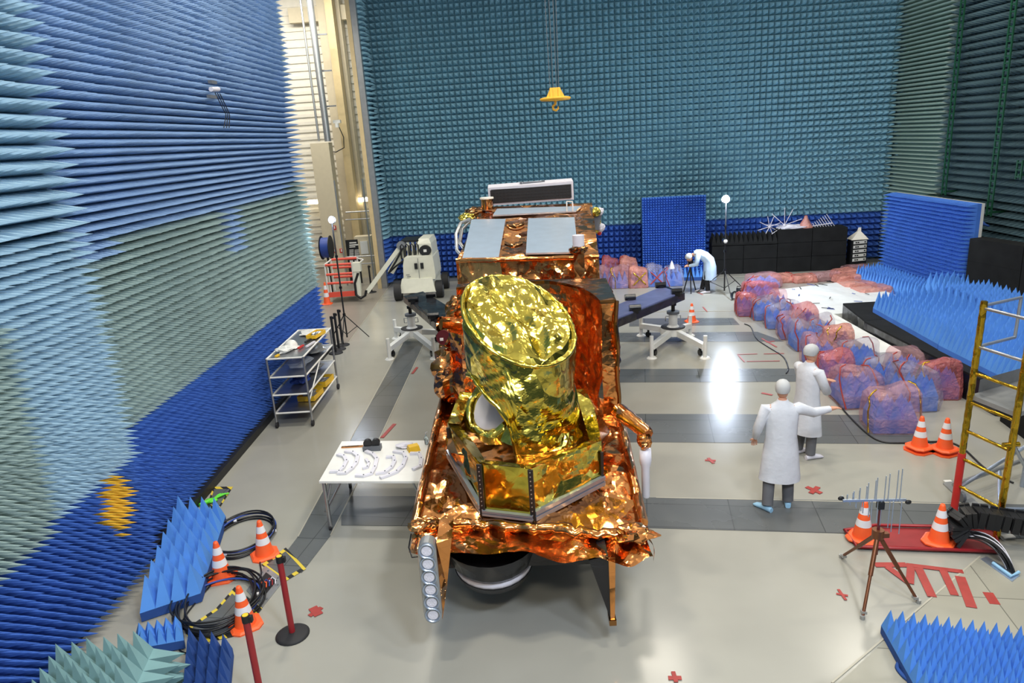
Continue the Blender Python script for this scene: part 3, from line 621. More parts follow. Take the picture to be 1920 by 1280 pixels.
# inner lip ring and crumpled floor inside the shield
cy = V3((-.02, 8.02, 0)); RD = .66
e = MB(); ri = [V3((c0.x+(p.x-c0.x)*.97, c0.y+(p.y-c0.y)*.97, p.z-.01)) for p in tops]; lip = []
for i, p in enumerate(tops): dd = (V3((cy.x, cy.y, p.z))-p); dd.z = 0; lip.append(p+dd.normalized()*.16-z*.04)
for i in range(8): j = (i+1) % 8; e.crumple(tops[i], tops[j], lip[j], lip[i], 12, 4, .03, 3, seed=60+i, edge=False)
e.build('shield_lip', 'foil_yellow', sh)
e = MB(); n_ = 60; rg = []
for rr_, zz_ in ((.98, 0.30), (.9, .12), (.78, .06), (.6, .10), (.45, .16), (.3, .2), (.1, .2)):
    rg.append([V3((cy.x+rr_*math.cos(t)*1.02, cy.y+rr_*math.sin(t)*.95, ZD(cy.y)+zz_))+V3((0, 0, .12*crump((rr_*math.cos(t), rr_*math.sin(t), 0), 4, 5))) for t in [2*math.pi*i/n_ for i in range(n_)]])
e.loft(rg, smooth=False); e.build('shield_floor', 'foil_orange', sat)

# --- gold drum with slanted lid
pL, pR, pN, pF = QY(866, 568, 8.0), QY(1079, 628, 7.9), QY(1003, 681, 7.4), QY(945, 528, 8.65)
cx = (pL.x+pR.x)/2; cyy = 8.02; RD = (pR.x-pL.x)/2
sx = (pR.z-pL.z)/(pR.x-pL.x); sy = (pF.z-pN.z)/(pF.y-pN.y); zc = (pL.z+pR.z+pN.z+pF.z)/4
lid = lambda x, y: zc+sx*(x-cx)+sy*(y-cyy)
NT = 110
def dpt(t, zz, k=1.): return V3((cx+RD*k*math.cos(t), cyy+RD*k*math.sin(t), zz))
e = MB(); rings = []
for kk in range(23):
    k = kk/22; rings.append([])
    for i in range(NT):
        t = 2*math.pi*i/NT; p = dpt(t, 0, k); p.z = lid(p.x, p.y)+.15*min(1, .25+3*(1-k))*crump((p.x*1.0, p.y, 3.), 2.9, 21)+(.0 if k > .95 else .04)
        rings[-1].append(p)
e.loft(rings[1:], cap=False, smooth=False); drum_lid = e.build('drum_lid', 'foil_yellow', sat)
def bottom(t):                                 # lower rim: high on the left, running down to the stalk at the front right
    a = math.degrees(t) % 360
    key = [(0, 1.3), (40, 1.5), (90, 2.0), (140, 2.1), (175, 2.32), (200, 2.38), (225, 2.26), (243, 2.12), (254, 1.92), (262, 1.3), (285, 1.22), (330, 1.22), (360, 1.3)]
    for (a0, z0_), (a1, z1_) in zip(key, key[1:]):
        if a0 <= a <= a1: return z0_+(z1_-z0_)*(a-a0)/(a1-a0)
rings = []; NV = 44
for kk in range(NV+1):
    v = kk/NV; rings.append([])
    for i in range(NT):
        t = 2*math.pi*i/NT; q = dpt(t, 0); zt = lid(q.x, q.y); zz_ = bottom(t)+(zt-bottom(t))*v
        k = 1+.10*crump(dpt(t, zz_), 2.6, 14)*min(1, 8*(1-v)) - (.05*max(0, (2.0-zz_))) 
        rings[-1].append(dpt(t, zz_, k))
e = MB(); e.loft(rings, cap=False, smooth=False)
dr = e.build('drum', 'foil_yellow', sat); mo = dr.modifiers.new('thickness', 'SOLIDIFY'); mo.thickness = .03
e = MB(); e.tube([rings[0][i]+V3((0, 0, 0)) for i in range(NT)], [.02+.012*random.random() for i in range(NT)], 6, closed=True); e.build('drum_rim', 'foil_yellow', dr)
e = MB(); rr0 = [p*1 for p in rings[-1]]; e.tube(rr0, [.018+.014*random.random() for i in range(NT)], 6, closed=True); e.build('lid_rim', 'foil_yellow', drum_lid)
# skirt of the stalk spreading over the base at the right
rings = []
for kk in range(16):
    v = kk/15; rings.append([])
    for i in range(64):
        t = 2*math.pi*i/64; rr_ = (.33+.30*(1-v)**2)*(1+.14*crump((math.cos(t), math.sin(t), v*1.5), 2.5, 3))
        rings[-1].append(V3((cx+.22-.05*(1-v)+rr_*math.cos(t), cyy-.12+rr_*math.sin(t)*.95, ZD(8)+.08+v*.75)))
e = MB(); e.loft(rings, smooth=False); e.build('stalk', 'foil_yellow', sat)
# white reflector bowl glimpsed through the cutout
e = MB(); q = QY(926, 764, 8.25); rt = Matrix.Rotation(R(-38), 3, 'Y') @ Matrix.Rotation(R(32), 3, 'X')
e.lathe([(.0, -.06), (.16, -.045), (.29, 0), (.31, .01), (.29, .02), (.16, -.03), (0, -.045)], q, 28, rot=rt); e.build('reflector', 'white_plastic', sat)
e = MB(); rg = []
for i in range(40):
    t = 2*math.pi*i/40; rg.append(q+rt @ V3((.38*math.cos(t), .38*math.sin(t), -.02))+V3((0, 0, .05*crump((math.cos(t), math.sin(t), 0), 3, 2))))
e.tube(rg, [.07+.03*random.random() for i in range(40)], 7, closed=True); e.build('reflector_collar', 'foil_yellow', sat)

# --- boom and white tube at the right
a, c = QY(1158, 770, 8.2), QY(1216, 815, 7.7); e = MB(); k = V3((.0, .16, .17)); w_ = V3((0, 0, .2))
e.tube([a+(c-a)*i/8+V3((0, 0, .015*random.random())) for i in range(9)], [.10, .105, .095, .10, .09, .092, .085, .085, .07], 8); bm = e.build('side_boom', 'foil_orange', sat)
lump(QY(1208, 826, 7.7), (.09, .09, .10), 'foil_orange', 'boom_joint', bm, seed=71)
p = QY(1210, 842, 7.7); q = QY(1210, 868, 7.7); s_ = QY(1209, 932, 7.7)
e = MB(); e.lathe([(0, p.z), (.068, p.z), (.072, q.z+.05), (.066, q.z), (.05, q.z-.05), (.048, s_.z+.02), (.04, s_.z), (0, s_.z-.005)][::-1], (p.x, p.y, 0), 20); e.build('test_tube', 'white_plastic', bm)
# --- foil horns and lumps on the left flank
a, c = QY(874, 612, 10.4), QY(824, 608, 10.2); e = MB(); e.cyl(a, c, .14, .12, 18, cap=False); e.cyl(a, c+V3((.03, 0, 0)), .1, .09, 14); e.build('side_horn', 'foil_orange', sat)
a, c = QY(870, 640, 10.2), QY(833, 632, 9.95); e = MB(); e.cyl(a, c, .15, .13, 18); hh = e.build('side_horn', 'foil_orange', sat); e = MB(); dd = (c-a).normalized(); e.cyl(c, c+dd*.015+V3((0, -.03, 0)), .11, n=18); e.box(c+dd*.02+V3((-.02, -.05, -.02)), (.05, .01, .04), m=1); e.build('horn_cover', ['maroon', 'band_white'], hh)
for i, (px, py, y, r) in enumerate(((855, 655, 10.3, .28), (845, 690, 10, .26), (858, 585, 10.9, .2), (850, 720, 9.6, .24), (868, 690, 10.2, .4))): lump(QY(px, py, y), (r, r*.9, r*1.2), 'foil_orange', 'foil_bundle', seed=80+i)
e = MB(); e.crumple(V3((-1.02, 9.4, .95)), V3((-.85, 9.2, .95)), V3((-.85, 9.2, 2.5)), V3((-1.02, 9.4, 2.5)), 8, 30, .05, 2.4, seed=90, edge=False); e.crumple(V3((-1.05, 12, .95)), V3((-1.02, 9.4, .95)), V3((-1.02, 9.4, 2.2)), V3((-1.05, 12, 2.6)), 40, 26, .08, 2.2, seed=91, edge=False)
e.crumple(V3((-.85, 9.2, .95)), V3((-.3, 9.0, .95)), V3((-.3, 9.0, 2.6)), V3((-.85, 9.2, 2.5)), 20, 30, .08, 2.2, seed=92, edge=False); e.build('flank_blanket', 'foil_orange', sat)

# --- wrapped wing booms with their trunnions
def wing(q4, th, zz_, mtop):
    p = [G(a_, b_, zz_) for a_, b_ in q4]; e = MB(); e.hexa([V3((v.x, v.y, v.z-th)) for v in p], p); o = e.build('wing_boom', 'black_film', sat)
    e = MB(); c_ = sum(p, V3())/4; e.hexa([c_+(v-c_)*.88+z*.0 for v in p], [c_+(v-c_)*.86+z*.025 for v in p]); e.build('wing_cover', mtop, o)
    for u, v, m_ in ((0, 1, 0), (3, 2, 1)):
        for f_ in (.2, .8):
            q = p[u]+(p[v]-p[u])*f_+(c_-p[u])*.18+z*.08; e = MB(); e.cyl(q-V3((.12, 0, 0)), q+V3((.12, 0, 0)), .07, n=10); e.box(q-z*.06, (.12, .18, .1)); e.build('trunnion', 'black_gloss', o)
    return p
mat('wing_blue', (120, 128, 176), .25, .3, .1, 3., bump=.5, bscale=4)
wing([(756, 555), (815, 603), (900, 590), (793, 545)][0:1]+[(817, 606), (868, 590), (793, 546)], .16, 1.3, 'black_film')
wing([(1150, 603), (1284, 549), (1246, 535), (1150, 574)], .16, 1.3, 'wing_blue')

# --- support stands under the wing booms
def stand(cpx, feet, lb, ztop):
    c = G(*cpx); t = thing('support_stand', c, lb, 'stand', None)
    e = MB(); e.cyl(c+z*.2, c+z*.36, .3, n=24); hub = e.build('base_hub', 'white_paint', t); e = MB(); e.lathe([(.12, .365), (.29, .365), (.29, .38), (.12, .38)], c, 24); e.build('hub_ring', 'rubber', hub)
    e = MB(); e.cyl(c+z*.36, c+z*(ztop-.38), .105, n=18); e.cyl(c+z*.36, c+z*.42, .17, .11, n=18); cl = e.build('column', 'white_paint', t)
    e = MB(); e.cyl(c+z*(ztop-.42), c+z*(ztop-.36), .15, n=18); e.build('flange', 'grey_plastic', cl)
    e = MB(); e.tube([c+V3((-.11, 0, ztop-.6)), c+V3((-.18, 0, ztop-.6)), c+V3((-.18, 0, ztop-.48)), c+V3((-.11, 0, ztop-.48))], .012, 6); e.build('grab_handle', 'tin', cl); e = MB(); e.tube([c+V3((.11, 0, ztop-.6)), c+V3((.18, 0, ztop-.6)), c+V3((.18, 0, ztop-.48)), c+V3((.11, 0, ztop-.48))], .012, 6); e.build('grab_handle', 'tin', cl)
    e = MB(); e.cyl(c+z*(ztop-.36), c+z*(ztop-.17), .045, n=12); e.cyl(c+z*(ztop-.22), c+z*(ztop-.16), .08, n=12); e.build('spindle', 'black_gloss', t)
    for f_ in feet:
        p = G(*f_); d_ = (p-c); L_ = d_.length; d_.normalize(); s_ = V3((-d_.y, d_.x, 0))*.06; i_ = c+d_*.22; o_ = c+d_*(L_-.02)
        e = MB(); e.hexa([i_-s_+z*.2, o_-s_+z*.2, o_+s_+z*.2, i_+s_+z*.2], [i_-s_+z*.34, o_-s_+z*.32, o_+s_+z*.32, i_+s_+z*.34]); ar = e.build('outrigger', 'white_paint', t)
        e = MB(); e.cyl(p+z*.03, p+z*.52, .045, n=12); e.cyl(p, p+z*.03, .12, .09, n=16); e.build('jack_leg', 'white_paint', t)
        w_ = c+d_*(L_-.22); e = MB(); e.cyl(w_+s_*.4+z*.07, w_-s_*.4+z*.07, .07, n=12); e.box(w_+z*.15, (.05, .05, .1)); e.build('castor', 'black_gloss', ar)
    return t
stand((775, 640), ((731, 673), (815, 672), (743, 634), (835, 640)), 'white four-legged jack stand under the black wing left of the satellite', 1.12)
stand((1262, 640), ((1222, 671), (1322, 671), (1202, 629), (1294, 629)), 'white four-legged jack stand under the black wing right of the satellite', 1.12)
# ================================================================== THINGS ON THE FLOOR
UP = V3((0, 0, 1))
def cone(p, lb, h=.5, grp=None, stack=0, lean=0.):
    p = V3(p); t = thing('traffic_cone', p, lb, 'traffic cone', grp); w_ = .17
    e = MB(); rt = Matrix.Rotation(lean, 3, 'Z')
    oc = lambda r, zz_: [p+rt @ V3((r*sx_, r*sy_, zz_)) for sx_, sy_ in ((1, .6), (.6, 1), (-.6, 1), (-1, .6), (-1, -.6), (-.6, -1), (.6, -1), (1, -.6))]
    e.loft([oc(w_, 0), oc(w_, .018), oc(w_*.86, .035)], smooth=False); b0 = e.build('cone_base', 'orange', t)
    r_ = lambda f: .112-(.112-.028)*f
    e = MB(); e.lathe([(r_(0)*1.08, .03), (r_(0), .06), (r_(.97), h-.02), (r_(1)*.8, h), (0, h)], p, 22); e.build('cone_body', 'orange', t)
    for f0, f1 in ((.30, .50), (.66, .86)):
        e = MB(); zf = lambda f: .05+(h-.06)*f; e.lathe([(r_(f0)+.003, zf(f0)), (r_(f1)+.003, zf(f1))], p, 22); e.build('reflective_band', 'band_white', t)
    return t
def stanchion(p, lb, h=.97, m='post_red', top='yellow', tilt=0):
    p = V3(p); t = thing('barrier_post', p, lb, 'barrier post')
    e = MB(); e.lathe([(.178, 0), (.18, .012), (.15, .03), (.04, .045), (.0, .045)], p, 28); e.build('base', 'rubber', t)
    e = MB(); e.cyl(p+UP*.04, p+UP*(h-.06), .032, n=16); e.build('pole', m, t)
    e = MB(); e.cyl(p+UP*(h-.07), p+UP*h, .037, n=16); e.box(p+V3((.045, 0, h-.04)), (.03, .04, .06)); hd = e.build('belt_head', 'black', t)
    e = MB(); e.cyl(p+UP*h, p+UP*(h+.004), .028, n=16); e.build('head_cap', top, hd)
def foam_panel(name, quad, h, nu, nv, m, lb, cat='foam absorber', th=.08, group=None, under='foam_navy', par=None):
    q = [V3(p) for p in quad]; n_ = (q[1]-q[0]).cross(q[3]-q[0]).normalized()
    t = par or thing(name, (q[0]+q[1]+q[2]+q[3])/4-n_*th, lb, cat, group)
    e = MB(); e.pyr(*q, nu, nv, h, jit=.02); e.build('pyramids', m, t)
    e = MB(); e.hexa([p-n_*th for p in q], q); e.build('foam_base', under, t); return t
def lift(l, zz_): return [G(a_, b_, zz_) for a_, b_ in l]

# --- lower left corner
foam_panel('foam_slab', lift([(262, 1150), (376, 1112), (423, 967), (336, 960)], .12), .36, 4, 7, 'foam_sky', 'long sky blue pyramid foam slab lying along the foot of the left wall', th=.11)
e_ = lift([(436, 1215), (352, 1200), (340, 1330), (425, 1335)], .1); 
foam_panel('foam_slab', [e_[2], e_[3], e_[0], e_[1]], .24, 4, 5, 'foam_navy', 'dark blue pyramid foam slab at the bottom edge, left of the near red barrier post', th=.09)
foam_panel('foam_slab', lift([(262, 1215), (345, 1200), (340, 1168), (255, 1185)], .12), .16, 5, 2, 'foam_sky', 'small bright blue pyramid foam offcut between the long slab and the sage corner piece', th=.1)
t = thing('absorber_corner', G(215, 1290), 'sage grey corner piece of tall foam pyramids at the lower left', 'foam absorber')
a, b_, c, d = [QX(0, 0, -4), None, None, None]
r0, r1 = G(288, 1215, .42), G(235, 1330, .42); lw = V3((-.85, -.10, -.05)); rw = V3((.10, .04, -.42))
e = MB(); e.pyr(r1+lw, r1, r0, r0+lw, 6, 5, .30, nrm=V3((-.10, -.05, 1))); e.build('pyramids', 'foam_sage', t)
e = MB(); e.pyr(r1+rw, r0+rw, r0, r1, 5, 3, .30, nrm=V3((1, .05, .12))); tag(e.build('side_pyramids', 'foam_sage', t), 'sideways pointing pyramids')
e = MB(); e.hexa([V3((v.x, v.y, 0)) for v in (r1+lw, r1+rw, r0+rw, r0+lw)], [r1+lw, r1, r0, r0+lw]); e.build('foam_core', 'foam_sage', t)
cone(G(497, 1040), 'traffic cone inside the upper cable coil, farthest of the three at lower left', lean=.5)
cone(G(417, 1082), 'traffic cone with torn white band beside the long blue foam slab', lean=.2)
cone(G(461, 1172), 'traffic cone by the lower cable coil, nearest of the three at lower left', lean=.6)
stanchion(G(549, 1190), 'dark red barrier post on its black disc base beside the red floor arrow')
stanchion(G(492, 1318), 'dark red barrier post cut off by the bottom edge of the picture', .98)
def coil(c, rx, ry, turns, lb, ang=0., tails=(), jit=.05, r_=.012):
    c = V3(c); t = thing('cable_coil', c, lb, 'cable'); random.seed(int(c.x*100)); 
    for k in range(turns):
        kx, ky = 1+random.uniform(-jit, jit)*1.4, 1+random.uniform(-jit, jit)*1.4; ox, oy = random.uniform(-.04, .04), random.uniform(-.04, .04); ph = random.random()*6
        pts = []
        for i in range(40):
            a_ = 2*math.pi*i/40; v = V3((rx*kx*math.cos(a_)+ox, ry*ky*math.sin(a_)+oy, .02+.016*k+.01*math.sin(2*a_+ph))); pts.append(c+Matrix.Rotation(ang, 3, 'Z') @ v)
        e = MB(); e.tube(pts, r_, 6, closed=True); e.build('cable_loop', 'cable' if k % 3 else 'blue_paint' if k == 3 else 'cable', t)
    for tl in tails: e = MB(); e.tube([V3(p) for p in tl], r_*.8, 6); e.build('cable_tail', 'cable', t)
    for k in range(3): a_ = k*2.2; e = MB(); p = c+Matrix.Rotation(ang, 3, 'Z') @ V3((rx*math.cos(a_), ry*math.sin(a_), .05)); e.cyl(p-V3((.02, 0, 0)), p+V3((.03, .01, 0)), .02, n=8); e.build('cable_tag', 'band_white', t)
def curve(px, zz_=.015, n_=6):                     # smooth path through ground pixels
    P_ = [G(a_, b_, zz_) if len(q) == 2 else G(q[0], q[1], q[2]) for q in px for a_, b_ in (q[:2],)]
    out = []
    for i in range(len(P_)-1):
        p0_, p1_, p2_, p3_ = P_[max(0, i-1)], P_[i], P_[i+1], P_[min(len(P_)-1, i+2)]
        for k in range(n_):
            s_ = k/n_; out.append(.5*((2*p1_)+(p2_-p0_)*s_+(2*p0_-5*p1_+4*p2_-p3_)*s_*s_+(3*p1_-p0_-3*p2_+p3_)*s_**3))
    return out+[P_[-1]]
cc = (G(410, 1010)+G(507, 1005))/2
coil(cc, .40, .50, 6, 'round coil of black cable on the floor around the far cone', .1, [curve([(500, 1020), (488, 1050), (490, 1075), (480, 1095)])])
cc = (G(352, 1165)+G(468, 1110))/2
coil(cc, .44, .52, 9, 'large tangled coil of black and dark blue cable by the floor socket box', .3, [curve([(455, 1075), (415, 1080), (375, 1120), (342, 1165), (335, 1215), (362, 1226)]), curve([(462, 1082), (480, 1090), (478, 1115), (470, 1130)])], .12)
# floor socket box and hazard plates
t = thing('floor_socket_box', G(495, 1098), 'open metal floor socket box with loose wires inside', 'floor box')
q = lift([(462, 1106), (497, 1060), (533, 1086), (492, 1138)], .012); ci = sum(q, V3())/4; qi = [ci+(v-ci)*.58+(q[1]-q[0])*.06 for v in q]
e = MB()
for i in range(4): j = (i+1) % 4; e.hexa([V3((v.x, v.y, 0)) for v in (q[i], q[j], qi[j], qi[i])][::-1], [q[i], q[j], qi[j], qi[i]][::-1])
e.build('frame_plate', 'tin', t)
e = MB(); e.add([v-UP*.0 for v in qi], [(0, 1, 2, 3)]); e.build('well', 'black', t)
for k, m_ in enumerate(('orange', 'blue_paint', 'post_red', 'white_plastic')): e = MB(); p = ci+V3((-.05+.03*k, -.03+.02*k, .015)); e.tube([p, p+V3((.03, .06, .03)), p+V3((.08, .02, .02)), p+V3((.1, -.05, .01))], .008, 5); e.build('wire', m_, t)
for k in range(4):
    for f_ in (.2, .8): e = MB(); v = q[k]*(1-f_)+q[(k+1) % 4]*f_; v = v+(ci-v)*.15; e.cyl(v, v+UP*.006, .014, n=8); e.build('screw', 'grey_plastic', t)
for i, (pts, lb) in enumerate((([(490, 1058), (536, 1026), (574, 1066), (534, 1090)], 'steel floor hatch edged with yellow and black tape, right of the socket box'), ([(405, 1140), (440, 1100), (492, 1140), (450, 1190), (360, 1210), (345, 1180)], 'steel floor hatch edged with yellow and black tape, under the large cable coil'),
        ([(400, 912), (437, 912), (408, 958), (388, 948)], 'small floor hatch edged with hazard tape beside the lime green glove'))):
    q = lift(pts, .009); c_ = sum(q, V3())/len(q); t = thing('floor_hatch', c_, lb, 'floor hatch')
    a_ = sum(q[k].x*q[(k+1) % len(q)].y-q[(k+1) % len(q)].x*q[k].y for k in range(len(q)))
    if a_ < 0: q = q[::-1]
    e = MB(); n_ = len(q); qi = [c_+(v-c_)*.78 for v in q]
    for k in range(n_): j = (k+1) % n_; e.add([q[k], q[j], qi[j], qi[k]], [(0, 1, 2, 3)])
    e.build('hazard_tape', 'hazard', t); e = MB(); e.add([v-UP*.001 for v in qi], [tuple(range(n_))]); e.build('plate', 'floor_plate', t)
t = thing('rubber_glove', G(398, 938), 'crumpled lime green glove lying at the foot of the wall', 'glove'); p = G(396, 938, .03)
e = MB(); e.ball(p, (.10, .07, .03), 10); 
for k in range(4): e.tube([p+V3((.02, .05, 0)), p+V3((.05+.03*k, .14+.01*k, .01)), p+V3((.06+.045*k, .2, 0))], [.018, .016, .012], 6)
e.tube([p, p+V3((-.08, -.06, 0)), p+V3((-.12, -.13, 0))], [.04, .035, .03], 6); e.build('glove', 'lime', t).name = 'glove_body'

# --- red tape marks
def mark(strokes, lb, wpx=3.2, name='tape_mark'):
    c_ = G(*strokes[0][0]); t = thing(name, c_, lb, 'floor marking')
    for si_, s_ in enumerate(strokes):
        zk_ = .0105+.0008*si_; p, q = G(*s_[0], zk_), G(*s_[1], zk_); w_ = (s_[2] if len(s_) > 2 else .045)/2; d_ = (q-p).normalized(); n_ = V3((-d_.y, d_.x, 0))*w_
        e = MB(); e.hexa([p-n_-UP*.004, q-n_-UP*.004, q+n_-UP*.004, p+n_-UP*.004], [p-n_, q-n_, q+n_, p+n_]); e.build('tape_strip', 'tape_red', t)
mark([((580, 1154), (603, 1138), .06), ((586, 1138), (598, 1152), .10)], 'red tape arrow on the floor beside the far red barrier post')
mark([((1512, 912), (1540, 924), .07), ((1534, 912), (1520, 924), .07)], 'red tape cross right of the nearer walking person')
mark([((1322, 862), (1342, 863), .05), ((1328, 858), (1338, 868), .05)], 'small red tape cross on the pale floor left of the people')
mark([((1568, 1112), (1590, 1116), .03), ((1572, 1104), (1586, 1124), .03)], 'thin red tape cross left of the antenna tripod')
mark([((1253, 1270), (1278, 1270), .05), ((1262, 1258), (1268, 1278), .04)], 'red tape cross at the bottom edge of the picture')
mark([((1428, 736), (1448, 740), .06)], 'short red tape dash left of the people, on the pale bay')
mark([((1382, 664), (1420, 663), .03), ((1432, 663), (1470, 662), .03), ((1384, 665), (1396, 678), .03), ((1400, 677), (1462, 676), .03)], 'broken red tape outline left of the wrapped blocks')
mark([((1428, 634), (1456, 650), .04), ((1436, 641), (1452, 639), .04)], 'pair of small red tape dashes beside the cable along the wrapped blocks')
mark([((716, 820), (740, 794), .07)], 'dark red tape strip on the edge of the floor channel near the white table')
mark([((773, 700), (782, 688), .06)], 'dark red tape strip at the channel edge below the left jack stand')
mark([((1308, 548), (1318, 552), .03), ((1318, 575), (1326, 584), .03)], 'tiny red tape dashes in front of the bending person')
mark([((1640, 1058), (1700, 1058), .09), ((1700, 1058), (1806, 1071), .07), ((1664, 1062), (1706, 1093), .08), ((1706, 1093), (1708, 1062), .08), ((1722, 1064), (1748, 1118), .09), ((1768, 1068), (1790, 1115), .08), ((1800, 1080), (1822, 1138), .10)], 'large worn red hatched marking on the floor behind the blue foam mat')
mark([((1852, 1110), (1866, 1132), .10)], 'lone worn red bar on the metal plates right of the hatched marking')

# --- table with brackets
t = thing('work_table', G(700, 960), 'long white work table with metal brackets laid out on it', 'table')
tq = [G(598, 902, .76), V3((-1.42, 8.43, .76)), V3((-1.45, 9.74, .76)), G(641, 827, .76)]
e = MB(); e.hexa([v-UP*.03 for v in tq], tq); e.build('tabletop', 'white_paint', t)
for i, v in enumerate(tq):
    c_ = sum(tq, V3())/4; f_ = v+(c_-v)*.07; s_ = -1 if i in (0, 1) else 1
    e = MB(); e.cyl(V3((f_.x, f_.y, .73)), V3((f_.x, f_.y, .05)), .028, n=8); e.cyl(V3((f_.x+.1*(1 if f_.x < c_.x else -1), f_.y-.3*s_*-1 if 0 else f_.y, .72)), V3((f_.x, f_.y, .4)), .014, n=6); lg = e.build('leg', 'steel', t)
    e = MB(); e.cyl(V3((f_.x-.015, f_.y, .04)), V3((f_.x+.015, f_.y, .04)), .04, n=12); e.build('castor', 'rubber', lg)
for a_, b_ in ((0, 3), (1, 2)): e = MB(); e.cyl(tq[a_]*.93+tq[b_]*.07-UP*.5, tq[b_]*.93+tq[a_]*.07-UP*.5, .018, n=8); e.build('side_rail', 'steel', t)
e = MB(); e.box(((tq[3].x+tq[2].x)/2, tq[3].y-.2, .36), (1.3, .03, .07)); e.build('back_rail', 'steel', t)
TZ = .775
def bracket(pts, lb, w_=.055, h_=.03):
    p = [G(a_, b_, TZ) for a_, b_ in pts]; t_ = thing('metal_bracket', p[0]-UP*.014, lb, 'bracket', None); e = MB(); L_ = []; R_ = []
    for i in range(len(p)):
        d_ = (p[min(i+1, len(p)-1)]-p[max(i-1, 0)]).normalized(); n_ = V3((-d_.y, d_.x, 0))*w_/2; L_.append(p[i]+n_); R_.append(p[i]-n_)
    vs = [v+UP*k for k in (-.012, h_-.012) for v in L_+R_]; n_ = len(p); fs = []
    for i in range(n_-1): fs += [(i, i+1, n_+i+1, n_+i), (2*n_+i, 3*n_+i, 3*n_+i+1, 2*n_+i+1), (i, 2*n_+i, 2*n_+i+1, i+1), (n_+i, n_+i+1, 3*n_+i+1, 3*n_+i)]
    fs += [(0, n_, 3*n_, 2*n_), (n_-1, 3*n_-1, 4*n_-1, 2*n_-1)]; e.add(vs, fs); e.build('bracket_body', 'white_plastic', t_)
    for i in range(1, n_-1): e = MB(); e.cyl(p[i]+UP*(h_-.012), p[i]+UP*(h_-.004), .009, n=8); e.build('bolt', 'grey_plastic', t_)
bracket([(633, 852), (645, 855), (650, 864), (644, 876), (636, 884), (619, 884)], 'curved white bracket farthest left on the table')
bracket([(647, 846), (662, 848), (671, 855), (668, 868), (660, 878), (648, 887), (633, 887)], 'wide curved white bracket, second from the left on the table')
bracket([(686, 846), (699, 851), (707, 860), (703, 876), (696, 888), (682, 892), (667, 891)], 'tall curved white bracket in the middle of the table with a smaller one inside it')
bracket([(686, 861), (692, 868), (689, 876), (680, 878)], 'small hook-shaped white bracket nested inside the middle bracket', .04)
bracket([(724, 857), (738, 856), (740, 865), (734, 876), (722, 885), (704, 888)], 'curved white bracket nested inside the largest one on the table')
bracket([(738, 846), (757, 849), (761, 858), (755, 873), (744, 884), (730, 890), (713, 896)], 'largest curved white bracket right of the middle of the table')
bracket([(769, 850), (786, 850), (790, 860), (788, 874), (774, 880)], 'curved white bracket farthest right on the table')
e = MB(); p, q = G(641, 836, TZ+.002), G(680, 836, TZ+.002); e.box((p+q)/2-UP*.008, ((q-p).length, .05, .012)); tag(e.build('copper_strip', 'foil_orange'), 'flat copper coloured strip at the back left of the table', 'strip')
t = thing('tape_dispenser', G(698, 838, .76), 'grey tape dispenser with black rolls at the back of the table', 'tape dispenser'); p = G(698, 838, .80)
e = MB(); e.box(p-UP*.005, (.26, .12, .07)); e.build('dispenser_body', 'grey_plastic', t)
for k in (-.06, .06): e = MB(); e.cyl(p+V3((k, -.03, .07)), p+V3((k, .03, .07)), .06, n=16); e.build('tape_roll', 'cable', t)
e = MB(); p = G(775, 838, .81); e.box(p-UP*.01, (.17, .13, .08), rot=.4, taper=.85); tag(e.build('yellow_box', 'yellow'), 'small open yellow box on the right of the table', 'box')
lp = lump(G(758, 834, .795), (.13, .08, .03), 'white_plastic', 'crumpled_wipe', par=thing('paper_wipe', G(758, 834, .76), 'crumpled white wipe beside the small yellow box', 'wipe'), seed=5, amp=.6)
t = thing('squeeze_bottle', G(800, 832, .76), 'clear plastic squeeze bottle on the table by the satellite', 'bottle'); p = G(800, 832, .765)
e = MB(); e.lathe([(0, 0), (.03, 0), (.032, .1), (.012, .13), (.01, .15), (0, .15)], p, 14); e.build('bottle_body', 'glass', t); e = MB(); e.tube([p+UP*.15, p+UP*.18, p+V3((.03, 0, .19))], .006, 6); e.build('nozzle', 'white_plastic', t)
e = MB(); p = G(807, 838, .775); e.cyl(p-V3((.03, .05, 0)), p+V3((.03, .06, 0)), .008, n=8); tag(e.build('marker_pen', 'maroon'), 'dark red pen on the table edge next to the bottle', 'pen')

# --- steel trolley
t = thing('steel_trolley', G(580, 790), 'tall four-shelf steel trolley loaded with tools by the left wall', 'trolley')
tx0, tx1, ty0, ty1 = -4.76, -4.08, 12.5, 14.55
for cx_, cy_ in ((tx0, ty0), (tx1, ty0), (tx1, ty1), (tx0, ty1)):
    e = MB(); e.cyl((cx_, cy_, .12), (cx_, cy_, 1.37), .022, n=8); lg = e.build('post', 'steel', t); e = MB(); e.cyl((cx_-.02, cy_, .06), (cx_+.02, cy_, .06), .06, n=12); e.build('castor', 'rubber', lg)
for zz_ in (1.36, 1.0, .65, .29):
    e = MB(); e.box(((tx0+tx1)/2, (ty0+ty1)/2, zz_-.012), (tx1-tx0-.03, ty1-ty0-.03, .014)); sf = e.build('shelf', 'steel', t)
    e = MB()
    for p, q in (((tx0, ty0), (tx1, ty0)), ((tx1, ty0), (tx1, ty1)), ((tx1, ty1), (tx0, ty1)), ((tx0, ty1), (tx0, ty0))): e.cyl((p[0], p[1], zz_), (q[0], q[1], zz_), .018, n=6)
    e.build('shelf_rim', 'white_paint', sf)
e = MB(); e.cyl((tx1, ty0, .5), (tx1, (ty0+ty1)/2, 1.0), .014, n=6); e.build('brace', 'white_paint', t)
